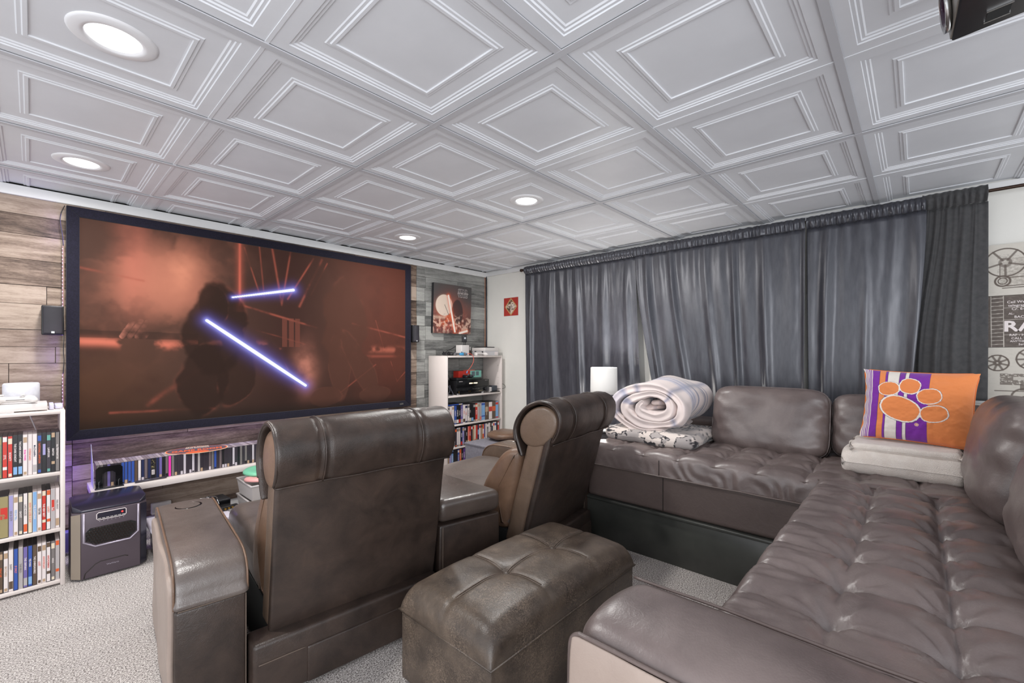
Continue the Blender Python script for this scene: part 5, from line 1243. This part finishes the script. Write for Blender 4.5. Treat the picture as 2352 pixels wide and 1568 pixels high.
# ================================================================ HEATER
ht_ = thing('space_heater', 'dark bronze cabinet space heater with hexagonal grille on the carpet below the shelf', 'heater', (.27, 3.09, 0))
M['ht_face'] = mat('heater_face', rgb(86, 76, 84), .38, .35); M['ht_side'] = mat('heater_side', rgb(150, 138, 124), .4, .3); M['ht_top'] = mat('heater_top', rgb(40, 38, 52), .25, .1); M['ht_trim'] = mat('heater_trim', rgb(170, 162, 176), .3, .5)
hx, hy = .27, 3.09
def pl(pts): return [(x-hx, y-hy) for x, y in pts]
out = pl([(.160, 2.965), (.380, 2.965), (.410, 3.005), (.410, 3.21), (.385, 3.235), (.150, 3.235), (.127, 3.21), (.127, 3.000)])
def ext(name, pts, z0, z1, m, bev=.004, zf=None):
    n = len(pts); b = MB(); b.add([(x, y, z0) for x, y in pts]+[(x, y, z1 if not zf else zf(x, y)) for x, y in pts], [tuple(range(n))[::-1], tuple(range(n, 2*n))]+[(i, (i+1) % n, (i+1) % n+n, i+n) for i in range(n)])
    return b.build(name, m, ht_, bevel=bev, seg=3)
ext('cabinet', out, .008, .330, M['ht_face'])
ext('top_cover', [(x*.985, y*.985) for x, y in out], .3305, .362, M['ht_top'], .010, lambda x, y: .338 if y < -.11 else .362)
b = MB(); b.add([(-.112, -.1262, .012), (-.1435, -.0905, .012), (-.1435, -.0905, .318), (-.112, -.1262, .326)], [(0, 3, 2, 1)]); b.build('corner_strip', M['ht_side'], ht_)
b = MB(); b.add([(.112, -.1262, .012), (.1405, -.0870, .012), (.1405, -.0870, .318), (.112, -.1262, .326)], [(0, 1, 2, 3)]); b.build('corner_strip', M['ht_top'], ht_)
FY = 2.965-hy
hexo = [(-.101, .326), (-.101, .186), (-.060, .158), (.070, .158), (.102, .188), (.102, .326)]
tube('front_trim', [(x, FY-.001, z) for x, z in hexo], .0042, M['ht_trim'], ht_, 8)
def poly(name, pts, y, m, th=.0015):
    n = len(pts); b = MB(); b.add([(x, y, z) for x, z in pts]+[(x, y+th, z) for x, z in pts], [tuple(range(n)), tuple(range(n, 2*n))[::-1]]+[(i, i+n, (i+1) % n+n, (i+1) % n) for i in range(n)])
    return b.build(name, m, ht_)
gr = [(-.094, .232), (-.094, .190), (-.056, .166), (.066, .166), (.094, .192), (.094, .238), (.072, .250), (-.078, .250)]
poly('grille_recess', gr, FY-.0012, M['dark'])
b = MB()
for r_ in range(7):
    for k in range(17):
        x = -.086+k*.0108+(r_ % 2)*.0054; z = .172+r_*.0115
        if (abs(x) > .07 and (z < .185 or z > .238)) or x > .09: continue
        b.tube([(x+.0062*math.cos(a), FY-.0022, z+.0062*math.sin(a)) for a in np.linspace(0, 2*PI, 7)[:-1]], .0009, 4, closed=True)
tag(b.build('honeycomb_grille', mat('grille_bronze', rgb(58, 44, 40), .35, .5), ht_), kind='stuff')
tube('display_frame', [(x, FY-.001, z) for x, z in ((-.055, .312), (-.048, .318), (.050, .318), (.055, .313), (.055, .290), (.049, .283), (-.049, .283), (-.055, .289))], .0018, mat('pale_line', rgb(216, 206, 206), .4), ht_, 6, True)
poly('display', [(-.052, .289), (-.047, .285), (.047, .285), (.052, .290), (.052, .312), (.048, .316), (-.047, .316), (-.052, .311)], FY-.0008, M['ht_top'])
b = MB()
for k in range(7): b.box(-.050+k*.0148, -.039+k*.0148, FY-.0018, FY-.0008, .2885, .2905)
tag(b.build('display_dashes', mat('display_white', rgb(236, 226, 220), .4), ht_), kind='stuff')
b = MB(); b.cyl((.040, FY-.001, .303), .0042, .0006, 14, 'y'); o = b.build('power_light', mat('power_red', rgb(200, 30, 30), .4, emit=(1, .05, .04), estr=.8), ht_); o.location.y = -.0006
b = MB()
for k in range(7): b.cyl((-.044+k*.0148, FY-.0006, .275), .002, .0006, 8, 'y')
tag(b.build('button_icons', M['ht_trim'], ht_, loc=(0, -.0003, 0)), kind='stuff')
tube('front_groove', [(x, FY+.0002, z) for x, z in ((-.100, .012), (-.096, .035), (-.060, .070), (-.040, .078), (.050, .078), (.062, .072))], .0022, M['seam'], ht_)
text('lettering', 'WeWarm', .014, M['ht_trim'], ht_, (.004, FY-.0009, .055), (1, 0, 0), (0, 0, 1), .0002, width=.046, bold=.0001)

# ================================================================ BINS AND BOXES UNDER THE SHELF
def bin_(name, lab, x0, x1, y0, y1, z0, h, grp=None, m=None, flare=.012):
    t = thing(name, lab, 'bin', ((x0+x1)/2, (y0+y1)/2, z0), 0, grp); w_, d = (x1-x0)/2, (y1-y0)/2
    b = MB(); i = flare
    o_ = [(-w_+i, -d+i, 0), (w_-i, -d+i, 0), (w_-i, d-i, 0), (-w_+i, d-i, 0), (-w_, -d, h), (w_, -d, h), (w_, d, h), (-w_, d, h)]
    n_ = [(x*.96, y*.96, z+(.004 if z == 0 else 0)) for x, y, z in o_]
    b.add(o_+n_, [(0, 3, 2, 1), (0, 1, 5, 4), (1, 2, 6, 5), (2, 3, 7, 6), (3, 0, 4, 7), (8, 9, 10, 11), (8, 12, 13, 9), (9, 13, 14, 10), (10, 14, 15, 11), (11, 15, 12, 8), (4, 5, 13, 12), (5, 6, 14, 13), (6, 7, 15, 14), (7, 4, 12, 15)])
    b.build('tub', m or M['clearbox'], t)
    r_ = .006; tube('rim', cr([(-w_, -d, h), (w_, -d, h), (w_, d, h), (-w_, d, h)], 1, True), r_, m or M['clearbox'], t, 8, True); return t
for k, wd_ in enumerate(('lowest', 'middle', 'topmost')):
    bin_('plastic_bin', 'frosted white plastic bin, %s of the stack left of the near recliner' % wd_, .895, 1.12, 2.95, 3.235, .002+k*.1003, .0945, 'stack of three frosted bins')
def ringlid(lab, loc, col, rot, nm_):
    t = thing('flying_disc', lab, 'flying disc', loc); t.rotation_euler = rot
    v, f = lathe([(.0001, .010), (.055, .010), (.075, .013), (.098, .010), (.106, .003), (.108, -.008), (.104, -.008), (.101, .001), (.074, .008), (.0001, .006)], 40)
    obj('disc', mesh('disc', v, f, True), mat(nm_, col, .4), t); text('printed_lettering', 'GAME', .03, mat(nm_+'_ink', tuple(q*.35 for q in col), .5), t, (0, -.0, .0112), (1, 0, 0), (0, 1, 0), .0002, width=.07); return t
ringlid('mint green plastic disc resting on the stack of frosted bins', (1.01, 3.13, .345), rgb(120, 196, 160), (math.radians(3), 0, .2), 'mint_plastic')
ringlid('pale pink plastic disc resting on the stack of frosted bins', (.99, 3.035, .318), rgb(232, 168, 164), (math.radians(-5), math.radians(3), -.2), 'pink_plastic')
tb = thing('storage_tote', 'large frosted storage tote with rounded white lid beside the heater', 'storage tote', (.61, 3.07, 0))
b = MB(); b.box(-.16, .16, -.13, .13, .003, .145); b.build('tub', M['clearbox'], tb, bevel=.03, seg=4)
b = MB(); b.box(-.185, .185, -.155, .155, .145, .168); b.build('lid', mat('tote_lid', rgb(206, 200, 212), .35), tb, bevel=.011, seg=4)
b = MB(); b.box(.150, .192, -.05, .05, .15, .164); b.build('latch', M['white_pl'], tb, bevel=.006, seg=3)
rc = thing('signal_box', 'flat black electronics box with a coiled thin cable on the storage tote lid', 'electronics box', (.705, 3.155, .169), math.radians(4))
b = MB(); b.box(-.115, .115, -.065, .065, 0, .048); b.build('casing', M['black'], rc, bevel=.003)
b = MB(); b.box(-.113, .113, -.0665, -.0645, .004, .040); b.build('front_plate', M['black_gloss'], rc)
text('lettering', 'RCA', .014, cmat('white', .5), rc, (-.083, -.0668, .018), (1, 0, 0), (0, 0, 1), .0002, width=.026, bold=.0004)
tube('coiled_cable', cr([(-.07, -.02, .052), (-.02, .03, .056), (.03, .02, .052), (-.01, -.03, .058), (.02, .04, .056), (.05, -.02, .062), (.045, -.06, .054), (.05, -.075, .03)], 8), .0022, M['metal'], rc)
ad = thing('cable_plugs', 'bundle of black connector plugs with gold tips on the storage tote lid', 'plugs', (.80, 3.035, .172), math.radians(10))
b = MB(); b.box(-.045, .045, -.012, .012, 0, .020); b.build('plug_body', M['black'], ad, bevel=.003)
for k in range(3): b = MB(); b.cyl((-.03+k*.02, -.022, .010), .0055, .012, 12, 'y'); b.build('gold_tip', M['gold'], ad)
o = box('power_adapter', .50, .60, 3.485, 3.518, .10, .17, M['white_pl'], None, .006)
tag(o, 'white plastic box against the plank wall behind the storage tote', 'box')
o = box('cable_box', .105, .150, 3.40, 3.45, .02, .13, mat('purple_glow_tint', rgb(120, 110, 190), .4), None, .006); tag(o, 'small pale box with painted purple glow between low bookcase and heater', 'box')  # purple led glow is put into the box's base colour

# ================================================================ THINGS ON THE LOW BOOKCASE
def gamepad(name, lab, loc, rz, col, s=1.0, two=None, tilt=0):
    t = thing(name, lab, 'game controller', loc); t.rotation_euler = (tilt, 0, rz); t.scale = (s, s, s)
    v = []; nx, na = 44, 18
    for i in range(nx+1):
        u = -1+2*i/nx; a_ = abs(u)
        half = .020+.014*math.exp(-((a_-.72)/.22)**2); yc_ = -.012-.038*max(0, (a_-.45)/.55)**1.5; hz = .0135+.006*math.exp(-((a_-.75)/.2)**2); zc = .020-.006*max(0, (a_-.5)/.5)**2
        k = math.sqrt(max(0, 1-a_**7)); x = u*.078
        L_ = half*(.6+.4*k)+.012*max(0, (a_-.5)/.5)
        for j in range(na):
            an = 2*PI*j/na; v.append((x+.0, yc_+.012+L_*math.cos(an)*k, zc+hz*math.copysign(abs(math.sin(an))**.8, math.sin(an))*k))
    f = [(i*na+j, i*na+(j+1) % na, (i+1)*na+(j+1) % na, (i+1)*na+j) for i in range(nx) for j in range(na)]
    me = mesh('shell', v, f, True); bm = bmesh.new(); bm.from_mesh(me); bmesh.ops.remove_doubles(bm, verts=bm.verts, dist=1e-5); bmesh.ops.recalc_face_normals(bm, faces=bm.faces); bm.to_mesh(me); bm.free(); obj('shell', me, col, t)
    for x, y in ((-.048, .010), (.024, -.012)):
        vv, ff = lathe([(.0001, .015), (.008, .014), (.010, .011), (.009, .009), (.004, .008), (.004, 0)], 16); obj('thumbstick', mesh('stick', vv, ff[::-1], True), two or col, t, (x, y, .031))
    b = MB(); b.box(.040, .044, .002, .018, .034, .0375); b.box(.034, .050, .008, .012, .034, .0375); b.build('button_cluster', two or col, t)
    b = MB(); b.box(-.03, .03, -.0255, -.0235, .018, .020); b.build('slot', M['seam'], t)
    return t
sp = thing('smart_speaker', 'pale fabric cylinder speaker on top of the low bookcase', 'speaker', (-.035, 3.252, .831))
v, f = lathe([(.0001, .002), (.045, .002), (.05, .008), (.05, .108), (.046, .114), (.0001, .115)], 48); v = [(x*1.25, y, z*1.1) for x, y, z in v]; obj('fabric_body', mesh('body', v, f, True), noisy('speaker_fabric', rgb(196, 196, 204), rgb(210, 210, 216), 40, .8, .3, .001, bscale=900), sp)
cons = thing('flat_console', 'flat white game console box on the low bookcase under a white controller', 'game console', (-.055, 3.10, .8315))
b = MB(); b.box(-.125, .105, -.075, .09, .004, .036); b.build('casing', M['white_pl'], cons, bevel=.003)
b = MB(); b.box(-.06, .0, -.073, .0, 0, .004); b.build('foot', M['white_pl'], cons)
gamepad('game_controller', 'white game controller on the flat console at the left edge', (-.050, 3.075, .869), math.radians(-4), M['white_pl'], .95)
o = box('power_adapter', .056, .072, 3.06, 3.16, .832, .860, mat('adapter_lilac', rgb(206, 204, 226), .4), None, .003); tag(o, 'slim white upright adapter beside the flat console on the low bookcase', 'adapter')
o = box('small_box', .076, .103, 3.09, 3.20, .832, .852, mat('adapter_lilac2', rgb(206, 204, 226), .4), None, .003); tag(o, 'small white box at the right end of the low bookcase top', 'box')
o = tube('charging_cable', cr([(-.012, 3.30, .84), (-.010, 3.312, .80), (.006, 3.318, .74), (.020, 3.322, .68), (.026, 3.322, .56)], 6), .0025, M['white_pl'], None, 8); tag(o, 'thin white cable dropping behind the low bookcase', 'cable')

# ================================================================ THINGS ON AND IN THE CORNER BOOKCASE
T_ = 1.0805
gamepad('game_controller', 'dark grey controller tangled with black cables at the left of the corner bookcase top', (2.735, 3.38, T_), math.radians(20), M['black'], .9)
gamepad('game_controller', 'silver grey controller beside the dark one on the corner bookcase top', (2.83, 3.30, T_), math.radians(-25), mat('pad_grey', rgb(96, 96, 100), .35), .85)
o = tube('black_cable', cr([(2.70, 3.34, T_+.004), (2.74, 3.40, T_+.03), (2.80, 3.44, T_+.05), (2.86, 3.45, T_+.07), (2.90, 3.44, T_+.09), (2.91, 3.45, T_+.05), (2.86, 3.43, T_+.02), (2.82, 3.41, T_+.004)], 6), .003, M['black'], None, 8); tag(o, 'black cable looping up behind the controllers on the corner bookcase', 'cable')
wr2 = thing('white_router', 'square white device box supporting a small black camera on the corner bookcase', 'router', (2.915, 3.35, T_))
b = MB(); b.box(-.05, .05, -.045, .045, .001, .105); b.build('casing', M['white_pl'], wr2, bevel=.005, seg=3)
wc = thing('web_camera', 'small black camera with round lens standing on the white device box', 'camera', (2.925, 3.335, T_+.106), math.radians(-25))
b = MB(); b.box(-.006, -.002, -.006, .006, 0, .03); b.box(.008, .012, -.006, .006, 0, .03); b.box(-.02, .02, -.012, .012, 0, .003); b.build('stand', M['black'], wc)
b = MB(); b.box(-.024, .024, -.014, .014, .028, .096); b.build('body', M['black'], wc, bevel=.005, seg=3)
b = MB(); b.cyl((0, -.022, .068), .021, .010, 28, 'y'); b.build('lens_barrel', M['black_gloss'], wc)
b = MB(); b.cyl((0, -.0245, .068), .008, .003, 16, 'y'); b.build('lens', mat('lens_glint', rgb(210, 214, 220), .2), wc)  # pale disc colour paints a light glint on the lens
an = thing('antenna_dock', 'small dark bronze antenna dock with pale rod on the corner bookcase', 'antenna', (2.995, 3.33, T_))
v, f = lathe([(.0001, .0), (.018, .001), (.018, .008), (.015, .02), (.015, .046), (.010, .052), (.0001, .053)], 20); obj('dock', mesh('dock', v, f, True), M['bronze'], an)
b = MB(); b.cyl((.003, 0, .052), .004, .036, 10); b.build('rod', M['white_pl'], an)
b = MB(); b.cyl((-.014, .012, .05), .003, .055, 10); b.build('thin_antenna', M['bronze'], an)
bp = thing('blue_pouch', 'small blue pouch in front of the white device box on the corner bookcase', 'pouch', (2.865, 3.285, T_))
me = sbox(.048, .025, .015, 2.6, 8); obj('pouch', me, mat('blue_fabric', rgb(60, 140, 186), .6), bp, (0, 0, .0155))
o = tube('orange_cable', cr([(2.895, 3.275, T_+.012), (2.925, 3.258, T_+.02), (2.955, 3.244, T_+.002), (2.965, 3.240, T_-.04), (2.945, 3.242, T_-.09), (2.91, 3.244, T_-.13), (2.885, 3.246, T_-.152)], 8), .0024, mat('orange_rubber', rgb(226, 96, 76), .5), None, 8); tag(o, 'bright orange cable hanging over the front of the corner bookcase', 'cable')
o = tube('blue_plug', [(2.887, 3.246, T_-.150), (2.878, 3.247, T_-.172)], .005, mat('plug_blue', rgb(80, 150, 210), .5), None, 8); tag(o, 'small blue plug at the end of the orange cable', 'plug')
gamepad('game_controller', 'white and black controller in front of the shoe box on the corner bookcase', (3.10, 3.30, T_), math.radians(-8), M['white_pl'], 1.0, M['black'], .12)
bx = thing('shoe_box', 'white and pale grey lidded box at the right of the corner bookcase top', 'box', (3.255, 3.375, T_))
b = MB(); b.box(-.098, .098, -.095, .095, .001, .050); b.build('box_base', mat('box_grey', rgb(196, 194, 196), .5), bx)
b = MB(); b.box(-.102, .102, -.099, .099, .048, .082); b.build('box_lid', M['white_pl'], bx, bevel=.002)
b = MB(); b.box(.045, .090, -.0965, -.0948, .008, .040); b.build('box_label', cmat('white'), bx)
o = box('flat_device', 3.16, 3.33, 3.31, 3.45, T_+.083, T_+.092, M['black'], None, .003); tag(o, 'flat black device lying on the white lidded box', 'device')
# receiver
rv = thing('stereo_receiver', 'black stereo receiver with round volume knob in the corner bookcase', 'receiver', (2.99, 3.395, .6975))
b = MB(); b.box(-.215, .215, -.115, .12, .014, .140); b.build('casing', M['black'], rv, bevel=.002)
b = MB(); b.box(-.217, .217, -.123, -.115, .016, .068); b.build('front_panel', M['black_gloss'], rv, bevel=.0015)
b = MB(); b.box(-.217, .217, -.123, -.115, .071, .140); b.build('front_panel', M['black_gloss'], rv, bevel=.0015)
for x in (-.18, -.165, .15, .165): b = MB(); b.cyl((x, -.09, .0005), .010, .014, 14); b.build('foot', M['metal'], rv)
b = MB(); b.cyl((.175, -.141, .043), .021, .020, 28, 'y'); b.build('volume_knob', mat('knob_dark', rgb(70, 70, 74), .25, .7), rv, bevel=.002)
for k in range(4): b = MB(); b.cyl((-.005+k*.025, -.127, .052), .006, .005, 12, 'y'); b.build('selector_button', M['metal'], rv)
for k in range(5): b = MB(); b.cyl((.075+k*.011, -.126, .028), .004, .004, 10, 'y'); b.build('selector_button', mat('btn_gold', rgb(150, 140, 110), .3, .6) if k == 0 else bpy.data.materials['btn_gold'], rv)
b = MB(); b.cyl((-.19, -.126, .03), .006, .004, 12, 'y'); b.cyl((-.06, -.125, .03), .004, .003, 12, 'y'); b.cyl((-.04, -.125, .03), .004, .003, 12, 'y'); b.build('jack_sockets', M['gold'], rv)
text('display_lettering', 'HDMI 1  STEREO', .016, mat('display_amber', rgb(240, 200, 150), .4, emit=(1, .85, .6), estr=1.2), rv, (.0, -.1236, .108), (1, 0, 0), (0, 0, 1), .0002, width=.11, bold=.0004)
text('lettering', 'YAMAHA', .012, cmat('white', .5), rv, (-.165, -.1236, .130), (1, 0, 0), (0, 0, 1), .0002, width=.05)
text('lettering', 'RX-V 371', .010, cmat('white', .5), rv, (.18, -.1236, .130), (1, 0, 0), (0, 0, 1), .0002, width=.035)
o = box('black_hub', 2.80, 2.935, 3.30, 3.42, .838, .862, M['black'], None, .004); tag(o, 'small black box at the left on top of the receiver', 'device')
o = box('slim_player', 2.94, 3.13, 3.30, 3.46, .838, .856, mat('dark_green', rgb(38, 52, 46), .3), None, .003); tag(o, 'slim dark green player on top of the receiver', 'media player')
bt = thing('red_teal_box', 'red and teal printed cardboard box on the slim player in the corner bookcase', 'box', (3.03, 3.41, .857))
b = MB(); b.box(-.15, .005, -.04, .04, 0, .068); b.build('red_half', cmat('red', .5), bt)
b = MB(); b.box(.005, .16, -.04, .04, 0, .068); b.build('teal_half', mat('teal_card', rgb(130, 196, 180), .5), bt)
b = MB(); b.box(.025, .07, -.0412, -.04, .012, .06); b.box(.085, .125, -.0412, -.04, .018, .06); b.build('printed_panels', mat('print_slate', rgb(96, 110, 116), .5), bt)
o = box('thin_red_case', 3.01, 3.12, 3.39, 3.45, .9255, .933, cmat('salmon', .5), None, .001); tag(o, 'thin salmon-red case lying on the red and teal box', 'case')
gamepad('game_controller', 'black and silver controller leaning on the red box above the receiver', (2.955, 3.335, .857), math.radians(15), mat('pad_black', rgb(30, 34, 40), .2), .85, M['metal'])
o = box('white_plug', 3.225, 3.258, 3.28, 3.34, .70, .752, M['white_pl'], None, .004); tag(o, 'white plug block right of the receiver in the corner bookcase', 'plug')
o = box('power_brick', 3.262, 3.335, 3.275, 3.335, .708, .765, mat('brick_grey', rgb(62, 66, 74), .4), None, .006); tag(o, 'dark grey power brick right of the receiver', 'power adapter')
o = box('black_dock', 3.235, 3.36, 3.26, 3.345, .6975, .7075, M['black'], None, .003); tag(o, 'flat black dock under the dark grey power brick', 'dock')
o = tube('black_cable', cr([(3.335, 3.29, .73), (3.36, 3.268, .728), (3.40, 3.235, .735), (3.415, 3.235, .75), (3.395, 3.24, .775), (3.37, 3.262, .782)], 8), .0018, M['black'], None, 6); tag(o, 'thin black cable curling out of the right side of the corner bookcase', 'cable')
o = tube('grey_cable', cr([(2.665, 3.33, .80), (2.678, 3.28, .79), (2.684, 3.268, .75), (2.672, 3.27, .72), (2.69, 3.268, .703), (2.715, 3.27, .703), (2.725, 3.268, .715), (2.70, 3.27, .76), (2.684, 3.27, .80)], 8), .0028, mat('cable_grey', rgb(96, 98, 108), .5), None, 6); tag(o, 'looped grey cable hanging left of the receiver', 'cable')
o = tube('black_cable', cr([(2.66, 3.40, .87), (2.70, 3.36, .90), (2.73, 3.34, .885), (2.74, 3.34, .86), (2.80, 3.33, .848)], 8), .003, M['black'], None, 6); tag(o, 'black cable arching beside the small black box on the receiver', 'cable')

# ================================================================ GREY BOX AND BROWN POUF BEHIND THE FAR RECLINER
gb = thing('fabric_box', 'grey box standing behind the arm of the far recliner', 'storage box', (2.72, 2.62, 0))
b = MB(); b.box(-.24, .24, -.2, .2, .004, .345); b.build('box_body', noisy('grey_felt', rgb(104, 102, 112), rgb(118, 116, 124), 60, .8, .2, .001), gb, bevel=.008)
b = MB(); b.box(-.245, .245, -.205, .205, .335, .352); b.build('box_lid', noisy('grey_felt_lid', rgb(112, 110, 120), rgb(126, 124, 132), 60, .8, .2, .001), gb, bevel=.005)
pu = thing('leather_pouf', 'brown leather cushion on top of the grey box', 'cushion', (2.80, 2.66, .357))
me = sbox(.15, .13, .038, 2.6, 12, None, lambda c_, p: (0, 0, noise.noise(Vector((c_[0]*18, c_[1]*18, 1)))*.006)); obj('cushion_cover', me, M['lea_rec_side2'], pu, (0, 0, .036))

# ================================================================ PROJECTOR
pj_ = thing('ceiling_projector', 'black projector hanging from the ceiling at the upper right corner', 'projector', (1.21, -.155, 1.80))
b = MB(); b.box(-.172, .172, -.13, .094, 0, .042); b.build('lower_casing', M['black'], pj_, bevel=.004)
b = MB(); b.box(-.170, .170, -.13, .090, .046, .098); b.build('upper_casing', M['black'], pj_, bevel=.006)
b = MB(); b.box(-.168, .168, -.128, .088, .040, .048); b.build('casing_groove', M['dark'], pj_)
b = MB(); b.box(-.165, .165, .0935, .0965, .003, .09); b.build('front_face', mat('proj_front', rgb(128, 124, 118), .35, .3), pj_)
v, f = lathe([(.036, 0), (.040, .002), (.040, .008), (.034, .010), (.030, .004), (.018, -.004), (.0001, -.006)], 32)
o = obj('lens', mesh('lens', v, f, True), mat('lens_glass', rgb(60, 40, 60), .05, .3), pj_, (.118, .097, .048)); o.rotation_euler = (-PI/2, 0, 0)
v, f = lathe([(.040, 0), (.046, .003), (.047, .010), (.041, .011), (.040, .008)], 32); o = obj('lens_ring', mesh('lens_ring', v, f, True), M['metal'], pj_, (.118, .097, .048)); o.rotation_euler = (-PI/2, 0, 0)
b = MB(); b.box(.108, .142, .012, .046, -.0008, .004); b.build('port_recess', M['dark'], pj_)
for x in (.1045, .1435): b = MB(); b.box(x, x+.0035, .010, .048, -.002, .002); b.build('port_edge', M['metal'], pj_)
b = MB(); b.cyl((-.02, -.02, .098), .018, .12, 20); b.build('ceiling_mount', M['black'], pj_)
pj_.rotation_euler = (math.radians(-6), 0, math.radians(2))
